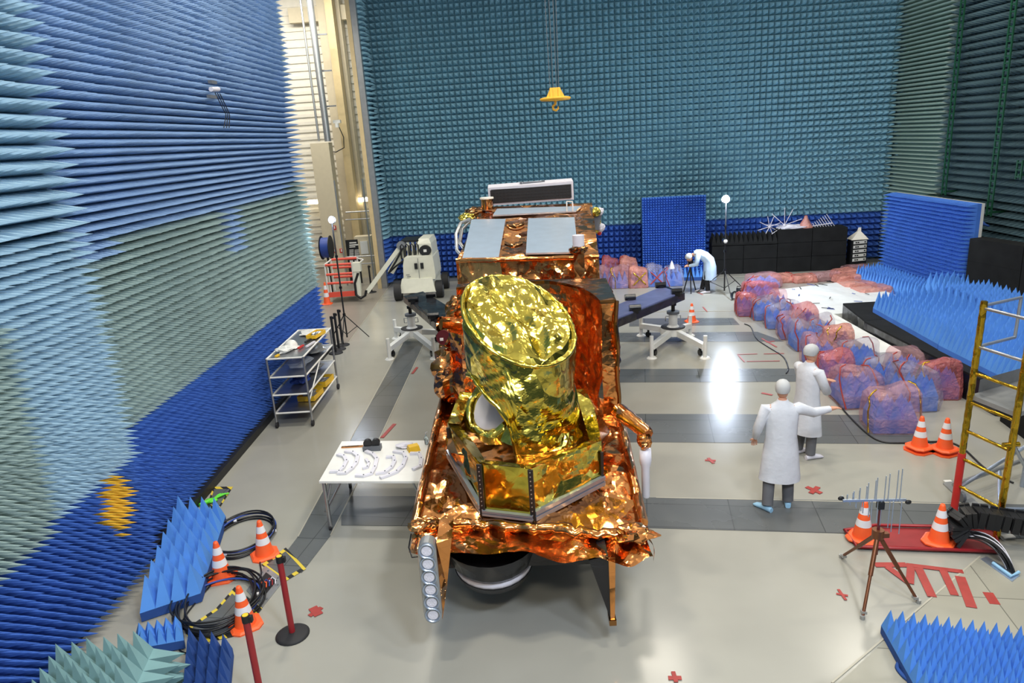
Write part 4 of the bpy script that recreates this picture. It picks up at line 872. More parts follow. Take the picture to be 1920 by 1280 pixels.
t = thing('safety_helmet', (-4.5, 13.2, 1.37), 'white hard hat on the top shelf of the steel trolley', 'helmet'); e = MB(); e.lathe([(.16, 0), (.125, .02), (.12, .07), (.09, .12), (.04, .145), (0, .15)], (-4.5, 13.2, 1.37), 20); e.build('shell', 'white_paint', t); e = MB(); e.box((-4.5, 13.05, 1.38), (.16, .1, .012)); e.build('brim', 'white_paint', t)
def heap(name, c, r, m, lb, cat, seed): lump(c, r, m, 'heap', thing(name, (c[0], c[1], c[2]-r[2]), lb, cat), seed=seed, amp=.7, n=14)
heap('cloth', (-4.55, 12.95, 1.41), (.16, .2, .05), 'sheet_white', 'white crumpled cloth in front of the helmet on the trolley', 'cloth', 3)
heap('plastic_sheet', (-4.4, 14.2, 1.39), (.22, .2, .03), 'sheet_white', 'folded white plastic sheet at the far end of the trolley top', 'sheet', 4)
for i, (x_, y_, z_, L_, m_, lb) in enumerate(((-4.25, 13.7, 1.39, .5, 'cable', 'long black bar tool lying on the trolley top'), (-4.15, 13.3, 1.39, .35, 'white_plastic', 'white tube lying on the right of the trolley top'), (-4.3, 13.15, 1.39, .2, 'red', 'small red handled tool on the trolley top'), (-4.6, 12.65, 1.385, .12, 'yellow', 'small yellow block near the front of the trolley top'))):
    e = MB(); e.box((x_, y_, z_-.005), (.04, L_, .03), rot=-.2); tag(e.build('hand_tool', m_), lb, 'tool')
for i, (x_, y_, z_, r, m_, lb, nm) in enumerate(((-4.4, 13.2, 1.09, (.25, .35, .08), 'bag_clear', 'clear plastic bags of parts on the second trolley shelf, near end', 'parts_bag'), (-4.35, 14.0, 1.09, (.25, .3, .08), 'tin', 'silver packets on the second trolley shelf, far end', 'parts_bag'), (-4.4, 13.9, .73, (.22, .3, .07), 'tin', 'jumble of metal fittings on the third trolley shelf', 'fittings'), (-4.4, 13.15, .74, (.16, .2, .08), 'blue_paint', 'blue cloth bundle on the third trolley shelf', 'cloth'))): heap(nm, (x_, y_, z_), r, m_, lb, nm.replace('_', ' '), 20+i)
def bin_(c, d_, lb, rz):
    t = thing('storage_bin', (c[0], c[1], c[2]), lb, 'bin'); w_, l_, h_ = d_; rt = Matrix.Rotation(rz, 3, 'Z'); c = V3(c); e = MB()
    e.box(c+V3((0, 0, .008)), (w_, l_, .012), rot=rt)
    for s_ in (-1, 1): e.box(c+rt @ V3((s_*w_/2, 0, h_/2)), (.01, l_, h_), rot=rt); e.box(c+rt @ V3((0, s_*l_/2, h_/2)), (w_, .01, h_), rot=rt)
    e.build('tray', 'yellow', t); lump(c+UP*h_*.6, (w_*.4, l_*.42, h_*.35), 'tin', 'contents', t, seed=c.y, amp=.9, n=12)
bin_((-4.3, 13.3, .30), (.34, .5, .1), 'yellow parts bin at the near end of the lowest used trolley shelf', -.1); bin_((-4.28, 14.1, .30), (.34, .5, .12), 'yellow parts bin at the far end of the trolley behind the other bin', -.1); bin_((-4.2, 13.9, 1.39), (.2, .45, .07), 'yellow tool tray on the top of the trolley', -.2)
for (px, py), lb in (((630, 662), 'short black barrier post at the corner of the trolley'), ((636, 655), 'black barrier post, second of the cluster behind the trolley'), ((643, 647), 'black barrier post, farthest of the cluster beside the light stand'), ((697, 548), 'black barrier post alone under the white lift arm')): stanchion(G(px, py), lb, .97, 'black', 'black')

# --- boom lift
L0 = G(778, 562); t = thing('boom_lift', L0, 'white articulated boom lift with black wheels parked by the back wall', 'lift')
lx, ly = L0.x+.12, L0.y+.75
e = MB(); e.hexa([V3((lx-.62, ly-.75, .25)), V3((lx+.62, ly-.9, .25)), V3((lx+.7, ly+.9, .25)), V3((lx-.5, ly+1, .25))], [V3((lx-.5, ly-.65, .7)), V3((lx+.52, ly-.75, .7)), V3((lx+.6, ly+.8, .75)), V3((lx-.4, ly+.9, .75))]); e.build('chassis', 'lift_white', t)
for dx, dy in ((-.66, -.65), (.72, -.55), (-.5, .9), (.78, .9)):
    e = MB(); c_ = V3((lx+dx, ly+dy, .29)); e.cyl(c_-V3((.11, 0, 0)), c_+V3((.11, 0, 0)), .29, n=22); w_ = e.build('wheel', 'rubber', t); e = MB(); e.cyl(c_-V3((.12, 0, 0)), c_+V3((.12, 0, 0)), .13, n=16); e.build('hub', 'grey_plastic', w_)
e = MB(); s_ = lambda x0, x1, zz_, f=0: [V3((lx+x0, ly-.6+f, zz_)), V3((lx+x1, ly-.7+f, zz_)), V3((lx+x1+.05, ly+.7, zz_)), V3((lx+x0+.05, ly+.75, zz_))]
for r_ in (((-.42, .62, .76), (-.44, .64, .9), (-.42, .62, 1.35), (-.36, .6, 1.62), (-.28, .56, 1.68)),):
    e.loft([s_(*q_) for q_ in r_], smooth=False)
e.build('engine_cover', 'lift_white', t)
e = MB(); e.loft([s_(.12, .58, 1.66, .15), s_(.1, .56, 2.1, .2), s_(.14, .5, 2.28, .3)], smooth=False); e.build('counterweight', 'lift_white', t)
e = MB(); e.loft([s_(-.5, .14, 2.18, .35), s_(-.48, .14, 2.24, .35)], smooth=False); e.build('boom_cover', 'black', t)
e = MB(); q = V3((lx+.36, ly-.62, 1.86)); e.cyl(q, q+V3((0, .2, 0)), .2, n=20); e.box(q+V3((0, -.01, 0)), (.1, .01, .1), m=1); e.build('hose_reel', ['black', 'white_paint'], t)
for k in (-.08, .12): e = MB(); e.box((lx+k+.1, ly-.69, 1.3), (.1, .04, .22)); e.build('cover_vent', 'black', t)
e = MB(); e.box((lx+.1, ly-.675, 1.2), (.012, .02, .8)); e.build('cover_gap', 'grey_plastic', t)
e = MB()
for (x0_, z0_, x1_, z1_) in ((-.34, .98, -.22, .98), (-.3, .9, -.2, .92)): e.box((lx+(x0_+x1_)/2, ly-.68, (z0_+z1_)/2), (.12, .02, .02))
e.build('decal', 'grey_plastic', t)
for k in range(4):
    x_ = lx-.42+.16*k; e = MB(); e.box((x_+.02, ly-.2, 1.85), (.09, .12, .75)); e.build('lift_arm_link', 'lift_white', t)
    e = MB(); pts = [V3((x_-.05, ly-.42, 1.55)), V3((x_-.05, ly-.42, 2.05)), V3((x_, ly-.42, 2.13)), V3((x_+.06, ly-.42, 2.05)), V3((x_+.06, ly-.42, 1.6))]; e.tube(pts, .024, 6); e.build('hydraulic_hose', 'cable', t)
pa, pb = V3((lx-.45, ly-.3, 2.08)), G(690, 560, .32); pb = V3((pb.x-.1, ly-.4, .45))
pb = QY(688, 545, ly-.4)
d_ = (pb-pa); e = MB()
def beam(e, p, q, w_, h_): dd = (q-p).normalized(); s__ = dd.cross(V3((0, 1, 0))).normalized()*h_/2; y_ = V3((0, w_/2, 0)); e.hexa([p-s__-y_, q-s__-y_, q-s__+y_, p-s__+y_], [p+s__-y_, q+s__-y_, q+s__+y_, p+s__+y_])
beam(e, pa, pb, .12, .15); e.build('boom_arm', 'lift_white', t)
e = MB(); beam(e, pa+V3((.1, .12, -.1)), pa+(pb-pa)*.55+V3((.25, .12, -.1)), .1, .22); e.build('inner_boom', 'lift_white', t)
e = MB(); e.tube([pa+V3((.05, -.1, -.1)), pa+(pb-pa)*.3+V3((.17, -.1, -.08)), pa+(pb-pa)*.55+V3((.2, -.1, -.1)), pa+(pb-pa)*.45+V3((.35, -.1, .0)), pa+V3((.3, -.1, -.4))], .035, 7); e.build('hose_bundle', 'cable', t)
e = MB(); e.cyl(pa-V3((0, .12, 0)), pa+V3((0, .12, 0)), .15, n=16); e.build('pivot', 'tin', t)
e = MB(); k = pb; e.tube([k+V3((0, -.1, .1)), k+V3((-.05, -.12, -.1)), k+V3((-.2, -.14, -.2)), k+V3((-.35, -.12, -.05)), k+V3((-.35, -.1, .4)), k+V3((-.2, -.1, .8))], .045, 7); e.build('jib_hose', 'cable', t)
for ch in [o for o in bpy.data.objects if o.parent == t]:
    if ch.name.split('.')[0] not in ('wheel', 'chassis'): ch.data.transform(Matrix.Diagonal((1, 1, .86, 1)))
# basket
by = ly-.4; F0, F1 = QY(618, 559, by), QY(668, 557, by); zb_, zt_ = .22, 1.32
for k_ in (F0, F1): k_.z = 0
dx_ = F1.x-F0.x; t2 = t
e = MB(); e.box(((F0.x+F1.x)/2, by-.05, zb_+.07), (dx_, .05, .17)); e.build('toe_board', 'basket_red', t)
e = MB(); e.box(((F0.x+F1.x)/2, by+.4, zb_+.02), (dx_, .9, .04)); e.build('basket_floor', 'tin', t)
e = MB()
for x_ in (F0.x, F1.x):
    for y_ in (by-.05, by+.85): e.cyl((x_, y_, zb_), (x_, y_, zt_), .028, n=8)
e.cyl((F0.x+.1, by-.05, zb_), (F0.x+.1, by-.05, zt_-.1), .02, n=6)
e.tube([V3((F0.x, by-.05, zt_)), V3((F0.x, by+.85, zt_+.02)), V3((F1.x, by+.85, zt_+.02)), V3((F1.x+.28, by+.5, zt_)), V3((F1.x+.2, by+.1, zt_-.06)), V3((F1.x, by-.05, zt_-.1))], .028, 8); e.build('basket_frame', 'white_paint', t)
for zz_, y_ in ((zt_-.02, by-.06), (.98, by-.06), (zt_+.02, by+.85), (1.05, by+.85), (.68, by-.06), (.72, by+.85)): e = MB(); e.cyl((F0.x+.02, y_, zz_), (F1.x-.02, y_, zz_), .042, n=8); e.build('padded_rail', 'basket_red', t)
e = MB(); e.box((F1.x+.16, by-.02, 1.18), (.26, .2, .3)); e.build('control_box', 'lift_white', t); e = MB(); e.box((F1.x+.12, by-.0, .62), (.16, .2, .85)); e.build('basket_mount', 'lift_white', t)
for (px, py), lb in (((614, 590), 'striped cone partly hidden behind the red lift basket'),): cone(QY(614, 566, 24.6)*1, lb, .5) if 0 else cone(V3((G(614, 570).x, G(614, 570).y, 0)), lb, .75)
t = thing('hose_wheel', G(609, 590), 'black cable reel on a pole behind the lift basket', 'cable reel'); p = QY(612, 464, 25.2); e = MB(); e.cyl((p.x, 25.2, 0), (p.x, 25.2, p.z+.3), .04, n=8); e.build('pole', 'cable', t); e = MB(); e.cyl((p.x-.14, 25.2, p.z), (p.x+.14, 25.2, p.z), .36, n=24); e.build('reel', 'blue_paint', t); 
for s__ in (-.16, .16): e = MB(); e.cyl((p.x+s__-.01, 25.2, p.z), (p.x+s__+.01, 25.2, p.z), .42, n=24); e.build('reel_flange', 'black', t)

# --- crane hook
hk = QY(1041, 183, 20); t = thing('crane_hook', hk, 'yellow crane hook block hanging on four thin cables high in front of the back wall', 'crane hook')
e = MB(); e.lathe([(0, -.09), (.38, -.07), (.42, -.03), (.40, 0), (.3, .02), (0, .02)], hk, 32); e.build('hook_disc', 'crane_yellow', t)
for s__ in (-.11, .11): e = MB(); e.loft([[hk+V3((s__+a_*.03, b_*.2, .0)) for a_, b_ in ((-1, -1), (1, -1), (1, 1), (-1, 1))], [hk+V3((s__+a_*.03, b_*.13, .24)) for a_, b_ in ((-1, -1), (1, -1), (1, 1), (-1, 1))]], smooth=False); e.build('sheave_plate', 'crane_yellow', t)
e = MB(); e.loft([[hk+V3((a_*.24, b_*.16, .01)) for a_, b_ in ((-1, -1), (1, -1), (1, 1), (-1, 1))], [hk+V3((a_*.12, b_*.1, .25)) for a_, b_ in ((-1, -1), (1, -1), (1, 1), (-1, 1))]], smooth=False); e.build('hook_block', 'crane_yellow', t)
e = MB(); e.tube([hk+V3((0, 0, -.08)), hk+V3((0, 0, -.16)), hk+V3((-.07, 0, -.22)), hk+V3((-.06, 0, -.3)), hk+V3((.01, 0, -.33)), hk+V3((.07, 0, -.28)), hk+V3((.07, 0, -.22))], [.035, .035, .035, .032, .03, .025, .012], 8); e.build('hook', 'crane_yellow', t)
for x_ in (-.18, -.06, .06, .15): e = MB(); e.cyl(hk+V3((x_*.7, 0, .2)), V3((hk.x+x_, hk.y, 10.6)), .008, n=5); e.build('hoist_cable', 'grey_plastic', t)
# ================================================================== RIGHT AND REAR
t = thing('absorber_screen', G(1258, 520), 'upright blue pyramid foam screen standing at the back wall behind the bending person', 'foam screen')
a, c = G(1199, 512), G(1327, 508); a = V3((4.32, 24.75, 0)); c = V3((6.42, 24.35, 0)); zt_ = 2.72; e = MB(); e.pyr(a+UP*.12, c+UP*.12, c+UP*zt_, a+UP*zt_, 24, 30, .2); e.build('pyramids', 'foam_royal', t)
n_ = V3((.19, .98, 0)); e = MB(); e.hexa([a+UP*.1, c+UP*.1, c+n_*.1+UP*.1, a+n_*.1+UP*.1], [a+UP*zt_, c+UP*zt_, c+n_*.1+UP*zt_, a+n_*.1+UP*zt_]); e.build('backing_board', 'foam_royal', t)
e = MB(); e.box(((a.x+c.x)/2+.1, 24.5, .05), (2.4, .6, .1)); e.build('trolley_base', 'alu', t)
foam_panel('foam_slab', [V3((4.7, 23.7, .12)), V3((6.5, 23.3, .12)), V3((6.6, 23.8, .12)), V3((4.8, 24.2, .12))], .32, 14, 4, 'foam_sky', 'low bright blue row of foam spikes at the foot of the rear blue screen', th=.12)
# black blocks along the back wall
bx_ = [G(1334, 515), G(1393, 513), G(1456, 511), G(1520, 508), G(1585, 506)]; nb = V3((.13, .99, 0))
cols = ['left end', 'second from the left', 'third from the left', 'right end']
for i in range(4):
    p, q = bx_[i], bx_[i+1]; d_ = (q-p); p_, q_ = p+d_*.008, q-d_*.008; zs = [0, .52, .98] if i < 2 else [0, .52, 1.0, 1.45]
    for k in range(len(zs)-1):
        e = MB(); e.hexa([p_+UP*zs[k], q_+UP*zs[k], q_+nb*.68+UP*zs[k], p_+nb*.68+UP*zs[k]], [p_+UP*(zs[k+1]-.012), q_+UP*(zs[k+1]-.012), q_+nb*.68+UP*(zs[k+1]-.012), p_+nb*.68+UP*(zs[k+1]-.012)])
        tag(e.build('foam_block', 'foam_black'), 'black foam block along the back wall, %s column, %s' % (cols[i], ['on the floor', 'second layer', 'third layer'][k]), 'foam block', 'black blocks along the back wall')
for i in range(2):
    p, q = bx_[i], bx_[i+1]; z_ = UP*1.06; foam_panel('spiked_pad', [p+z_+nb*.03, q+z_+nb*.03, q+z_+nb*.66, p+z_+nb*.66], .34, 7, 5, 'foam_black', 'black spiked foam pad on the black blocks, %s one' % ('left' if i == 0 else 'right'), th=.07, under='foam_black')
# items on top of the blocks
def star(c, r, n_, lb):
    t = thing('star_antenna', c, lb, 'antenna'); e = MB(); e.ball(c, .05, 8); e.build('hub', 'white_plastic', t)
    for k in range(n_): a_ = 2*math.pi*k/n_+.3; e = MB(); e.cyl(c, c+V3((math.cos(a_)*r, .3*math.sin(k*2.1)*r, max(-.25, math.sin(a_)*r))), .012, n=6); e.build('rod', 'white_plastic', t)
star(QY(1443, 425, 24.3), .38, 8, 'white spoked antenna on the black blocks, the small left one'); star(QY(1471, 422, 24.2), .6, 9, 'white spoked antenna on the black blocks, the large one with long rods')
lump(QY(1488, 427, 24.2), (.5, .2, .1), 'white_plastic', 'equipment_case', thing('equipment_heap', QY(1488, 430, 24.2), 'heap of white equipment between the spoked antenna and the cone-shaped bag', 'equipment'), seed=2, amp=.7)
t = thing('wrapped_cone', QY(1510, 429, 24.2), 'small cone wrapped in pinkish plastic on the tall black blocks', 'wrapped object'); p = QY(1510, 429, 24.2); e = MB(); e.lathe([(.28, 0), (.2, .15), (.07, .36), (.05, .45), (0, .46)], p, 12); e.build('wrap', 'film_salmon', t); e = MB(); e.lathe([(.2, .0), (.14, .15), (.04, .36), (0, .42)], p, 10); e.build('cone_core', 'white_plastic', t)
p, q = QY(1522, 424, 24.1), QY(1561, 418, 24.1); t = thing('comb_antenna', (p+q)/2, 'white comb-shaped antenna lying at the right end of the tall black blocks', 'antenna')
e = MB(); e.cyl(p, q, .02, n=6); e.build('boom', 'white_plastic', t)
for k in range(9): f_ = k/8; c_ = p+(q-p)*f_; L_ = .12+.5*f_; e = MB(); e.cyl(c_+V3((-L_*.35, 0, L_*.5)), c_+V3((L_*.35, 0, -L_*.5)), .012, n=6); e.build('element', 'white_plastic', t)
# equipment rack
t = thing('equipment_rack', G(1608, 505), 'black rack of five instruments at the right end of the black blocks', 'rack'); a, c = G(1594, 506), G(1623, 503); w_ = c-a; k_ = V3((.1, .55, 0)); zr = .98
e = MB(); e.hexa([a+UP*.08, c+UP*.08, c+k_+UP*.08, a+k_+UP*.08], [a+UP*zr, c+UP*zr, c+k_+UP*zr, a+k_+UP*zr]); e.build('rack_case', 'black', t)
for i in range(5):
    z0_ = .86-.145*i; e = MB(); o_ = V3((0, -.02, 0)); p_, q_ = a+w_*.1+o_, c-w_*.06+o_
    e.hexa([p_+UP*z0_, q_+UP*z0_, q_-o_+UP*z0_, p_-o_+UP*z0_], [p_+UP*(z0_+.095), q_+UP*(z0_+.095), q_-o_+UP*(z0_+.095), p_-o_+UP*(z0_+.095)]); md = e.build('instrument', 'white_paint', t)
    e = MB(); 
    for f_ in (.18, .34, .86): pp = p_+(q_-p_)*f_+UP*(z0_+.05)-V3((0, .005, 0)); e.box(pp, (.05, .01, .04))
    e.build('display', 'black', md)
for v in (a, c, a+k_, c+k_): e = MB(); e.cyl(v+UP*.04-V3((.02, 0, 0)), v+UP*.04+V3((.02, 0, 0)), .04, n=10); e.build('castor', 'tin', t)
t = thing('folded_cover', a+w_*.5+UP*zr, 'pointed grey folded cover on top of the instrument rack', 'cover'); p = a+w_*.5+k_*.5+UP*zr; e = MB(); e.loft([[p+V3((sx_*.28, sy_*.2, 0)) for sx_, sy_ in ((-1, -1), (1, -1), (1, 1), (-1, 1))], [p+V3((sx_*.05+.03, sy_*.05, .25)) for sx_, sy_ in ((-1, -1), (1, -1), (1, 1), (-1, 1))], [p+V3((sx_*.03+.05, sy_*.03, .38)) for sx_, sy_ in ((-1, -1), (1, -1), (1, 1), (-1, 1))]], smooth=False); e.build('cover_body', 'cream', t)
# large blue screen on the right
t = thing('absorber_screen', (11.6, 20.4, 0), 'huge upright blue pyramid foam screen on the right, in front of the right wall', 'foam screen')
a = V3((11.62, 22.3, 0)); c = V3((11.72, 18.3, 0)); zt_ = 2.62; e = MB(); e.pyr(a+UP*.1, c+UP*.1, c+UP*zt_, a+UP*zt_, 34, 24, .34, nrm=V3((-1, 0, 0))); e.build('pyramids', 'foam_royal', t)
e = MB(); k_ = V3((.1, 0, 0)); e.hexa([a, c, c+k_, a+k_], [a+UP*zt_, c+UP*zt_, c+k_+UP*zt_, a+k_+UP*zt_]); e.build('foam_base', 'foam_royal', t)
e = MB(); e.hexa([a+k_, c+k_, c+k_*1.8, a+k_*1.8], [a+k_+UP*zt_, c+k_+UP*zt_, c+k_*1.8+UP*zt_, a+k_*1.8+UP*zt_]); e.build('backing_board', 'white_paint', t)
# black blocks at the right
for i, (A_, B_) in enumerate((((11.52, 18.15), (11.83, 16.62)), ((11.835, 16.6), (12.05, 15.0)))):
    for k, (z0_, z1_) in enumerate(((0, .62), (.622, 1.2), (1.202, 1.78))):
        A_, B_ = V3((A_[0], A_[1], 0)), V3((B_[0], B_[1], 0)); k_ = V3((.45, .09, 0)); e = MB(); e.hexa([B_+UP*z0_, B_+k_+UP*z0_, A_+k_+UP*z0_, A_+UP*z0_], [B_+UP*z1_, B_+k_+UP*z1_, A_+k_+UP*z1_, A_+UP*z1_])
        tag(e.build('foam_block', 'foam_black'), 'large black foam block at the right, %s column, %s' % (('far', 'near')[i], ('lowest layer', 'middle layer', 'top layer')[k]), 'foam block', 'black blocks by the right wall')
t = thing('blue_straps', (12, 18, 2), 'bundle of dark blue straps hanging from the green rail above the black blocks', 'strap'); q = QX(1843, 430, 12.35); e = MB()
for k in range(5): e.tube([q+V3((0, -.1-.03*k, .12)), q+V3((-.05, .0, .22-.02*k)), q+V3((0, .12+.02*k, .1)), q+V3((0, .16, -.25-.03*k))], .03, 6)
e.build('strap_bundle', 'foam_navy', t)

# --- black covered platforms with blue spike mats
for i, (pts, lb) in enumerate((([(7.8, 11.1), (11.3, 9.4), (11.3, 15.9), (7.72, 15.6)], 'low black draped platform in front, under the blue spike mats'), ([(7.75, 15.62), (11.3, 15.92), (11.3, 17.2), (8.0, 17.3)], 'low black draped platform behind the longer one, next to the white sheets'))):
    t = thing('platform', (pts[0][0], pts[0][1], 0), lb, 'platform'); e = MB(); e.prism(pts, .0, .46); e.build('draped_skirt', 'black_film', t); e = MB(); e.prism(pts, .46, .5); e.build('deck_sheet', 'foam_black', t)
mats_ = ((8.2, 13.9, 2.0, 2.9), (8.3, 10.6, 2.0, 3.2), (10.25, 13.9, 2.0, 2.9), (10.35, 10.7, 2.0, 3.1), (9.3, 17.6, 2.2, 2.6))
nm_ = ('left middle', 'left near', 'right middle', 'right near', 'far')
quads = ([(8.05, 13.3), (9.95, 12.6), (10.1, 17.0), (8.25, 16.3)], [(8.0, 11.1), (9.9, 10.15), (9.93, 12.55), (8.03, 13.25)], [(9.98, 12.6), (11.2, 12.1), (11.25, 16.9), (10.12, 17.0)], [(9.93, 10.1), (11.2, 9.6), (11.2, 12.05), (9.96, 12.55)], [(8.4, 17.0), (11.5, 16.5), (11.4, 18.2), (9.9, 20.4)])
for i, q in enumerate(quads):
    zz_ = .6 if i < 4 else .62; hh_ = .42
    if i == 4:
        q = [(10.68, 18.25), (11.27, 18.25), (11.27, 22.1), (10.28, 21.6)]; zz_ = .15
    foam_panel('spike_mat', [V3((x_, y_, zz_)) for x_, y_ in q], hh_, 10 if i < 4 else 5, 15 if i < 4 else 24, 'foam_sky', 'bright blue foam spike mat on the black platform, %s one' % nm_[i] if i < 4 else 'bright blue foam spike mat on the floor at the foot of the huge blue screen', th=.1 if i < 4 else .12, group='blue spike mats on the right', under='foam_royal')
foam_panel('spike_mat', [V3((10.5, 17.35, .5)), V3((11.2, 17.35, .5)), V3((11.2, 18.1, .5)), V3((10.5, 18.2, .5))], .5, 5, 4, 'foam_sky', 'raised blue foam spike block before the black blocks at the right', th=.48)
e = MB(); e.prism([(7.35, 7.9), (9.6, 7.3), (9.9, 9.2), (7.75, 10.9)], .0, .62) ; t = thing('platform', (8, 9, 0), 'dark blue black platform box behind the gold wrapped scaffold', 'platform'); e.build('box_body', 'foam_black', t)
foam_panel('spike_mat', [V3((8.2, 8.0, .72)), V3((9.6, 7.6, .72)), V3((9.85, 9.3, .72)), V3((8.5, 9.9, .72))], .3, 7, 8, 'foam_royal', 'blue foam spike mat seen between the scaffold rungs', th=.1)
e = MB(); q = [V3((8.3, 10.3, .515)), V3((8.8, 9.9, .515)), V3((9.1, 10.3, .515)), V3((8.6, 10.6, .515))]
# --- white sheeting
t = thing('white_sheeting', (9, 18, 0), 'low table-like area covered in creased white sheets beyond the wrapped blocks', 'sheeting'); W0 = [G(*p_, .12) for p_ in ((1430, 556), (1462, 533), (1600, 526), (1705, 555), (1582, 572))]
e = MB(); A_, B_, C_, D_ = V3((7.35, 17.6, .16)), V3((10.4, 17.6, .16)), V3((10.15, 21.3, .16)), V3((7.3, 20.6, .16))
e.crumple(A_, B_, C_, D_, 30, 40, .05, 1.2, seed=4); e.add([A_-UP*.16, B_-UP*.16, C_-UP*.16, D_-UP*.16, A_, B_, C_, D_], [(0, 1, 5, 4), (1, 2, 6, 5), (2, 3, 7, 6), (3, 0, 4, 7)]); e.build('sheet', 'sheet_white', t)
t2_ = thing('white_sheeting', (7.3, 15, 0), 'narrow strip of white sheet between the wrapped blocks and the black platform', 'sheeting'); e = MB(); A_, B_, C_, D_ = V3((7.2, 13.9, .3)), V3((7.68, 13.9, .3)), V3((7.7, 17.4, .3)), V3((7.2, 17.5, .3)); e.crumple(A_, B_, C_, D_, 10, 50, .05, 1.5, seed=6)
e.add([A_-UP*.3, B_-UP*.3, C_-UP*.3, D_-UP*.3, A_, B_, C_, D_], [(0, 1, 5, 4), (1, 2, 6, 5), (2, 3, 7, 6), (3, 0, 4, 7)]); e.build('sheet', 'sheet_white', t2_)
random.seed(3)
for k in range(22): e = MB(); x_, y_ = random.uniform(7.3, 9.7), random.uniform(17.9, 21.3); a_ = random.random()*3; L_ = random.uniform(.08, .3); e.box((x_, y_, .185), (L_, .02, .012), rot=a_); e.build('tape_scrap', 'cable' if k % 3 else 'blue_paint', t)

# --- foam blocks wrapped in plastic
def bag(px, py, w_, d_, h_, film_, lb, rz=0., tape='tape_red', core=True, grp='plastic wrapped foam blocks in the long row', ncore=3):
    c = G(px, py) if py is not None else V3(px); c = V3((c.x, c.y, 0)); t = thing('wrapped_foam_block', c, lb, 'wrapped block', grp); rt = Matrix.Rotation(rz, 3, 'Z'); rnd = random.Random(int(c.x*977+c.y*131))
    sd = rnd.random()*50; rings = []; N_ = 28
    for zf, sf in ((0, .97), (.04, 1.), (.25, 1.03), (.5, 1.0), (.7, .97), (.86, .94), (.96, .84), (1.01, .58), (1.02, .25)):
        ring = []
        for i in range(N_):
            a_ = 2*math.pi*i/N_; cx__, sy__ = math.cos(a_), math.sin(a_); kk = 1/max(abs(cx__), abs(sy__))**.97
            v = V3((cx__*kk*w_/2*sf, sy__*kk*d_/2*sf, h_*zf*(1+.10*math.sin(a_+sd)*(zf > .6)))); cr_ = .16*crump(v+V3((sd, 0, 0)), 3.2, sd)*min(w_, .6)
            v = V3((v.x*(1+cr_), v.y*(1+cr_), max(0, v.z+(cr_*.5 if zf > .5 else 0)))); ring.append(c+rt @ v)
        rings.append(ring)
    e = MB(); e.loft(rings, smooth=False); e.build('plastic_wrap', film_, t)
    if core:
        cw, cd = w_*.84, d_*.84; q = [c+rt @ V3((sx_*cw/2, sy_*cd/2, h_*.35)) for sx_, sy_ in ((-1, -1), (1, -1), (1, 1), (-1, 1))]
        e = MB(); e.pyr(*q, ncore, ncore, h_*.42); e.hexa([V3((v.x, v.y, .01)) for v in q], q); e.build('foam_core', 'foam_royal', t)
    if tape:
        for s_ in range(2):
            a0_ = rnd.uniform(0, 6.28) if s_ else 4.1+rnd.uniform(-.4, .4); pts = []
            for k in range(6):
                ri_ = [1, 3, 4, 5, 6, 7][k]; i_ = int((a0_/(2*math.pi)*N_)+k*(.8 if s_ else -.6)) % N_; v = rings[ri_][i_]; pts.append(v+(v-(c+UP*h_*.3)).normalized()*.008)
            e = MB(); e.tube(pts, .014, 5); e.build('tape', tape, t)
    return t
O = ['nearest', 'second', 'third', 'fourth', 'fifth', 'sixth', 'seventh', 'eighth', 'farthest']
front = [(1669, 812, .78, .66, .70, 'film_pink'), (1606, 764, .74, .8, .66, 'film_pink'), (1566, 727, .66, .75, .66, 'film_rose'), (1537, 690, .68, .7, .6, 'film_pink'), (1510, 657, .66, .7, .6, 'film_clear'), (1484, 636, .62, .7, .58, 'film_pink'), (1459, 616, .64, .8, .56, 'film_clear'), (1432, 600, .66, .8, .55, 'film_clear'), (1400, 592, .52, .9, .56, 'film_rose')]
for i, (px, py, w_, d_, h_, f_) in enumerate(front):
    bag((G(px, py).x+w_*.12, G(px, py).y+d_*.35), None, w_, d_, h_, f_, 'plastic wrapped blue foam block, %s one of the front left row' % O[i], rz=-.15+.1*math.sin(i*2), tape='foil_wrap' if i == 0 else 'tape_red')
back = [((6.72, 11.7), .76, .6, .78, 'film_clear', 'large plastic wrapped foam block with shiny top behind the nearest one'), ((7.45, 12.2), .66, .62, .66, 'film_rose', 'pinkest wrapped block at the right end, tied with gold tape'), ((6.68, 12.75), .62, .6, .62, 'film_clear', 'wrapped block behind the third one of the front row'), ((7.38, 13.2), .62, .6, .55, 'film_pink', 'wrapped block right of the white strip, near the black platform edge'), ((6.78, 13.9), .7, .6, .62, 'film_clear', 'wrapped block with pointed foam showing, middle of the rear row'), ((6.84, 14.95), .62, .7, .62, 'film_salmon', 'wrapped block with orange tape band in the rear row'), ((6.9, 15.95), .56, .75, .58, 'film_clear', 'wrapped block in the rear row beyond the orange taped one'), ((6.92, 17.0), .56, .75, .58, 'film_rose', 'rear row wrapped block with red tape at its right edge'), ((6.95, 18.05), .5, .75, .5, 'film_clear', 'rear row wrapped block touching the white sheeting'), ((7.0, 19.0), .5, .7, .5, 'film_pink', 'last rear row wrapped block with rounded orange edged top')]
for i, (c_, w_, d_, h_, f_, lb) in enumerate(back): bag(c_, None, w_, d_, h_, f_, lb, rz=-.2+.15*math.cos(i*1.7), tape='foil_wrap' if i in (1, 5) else 'tape_red')
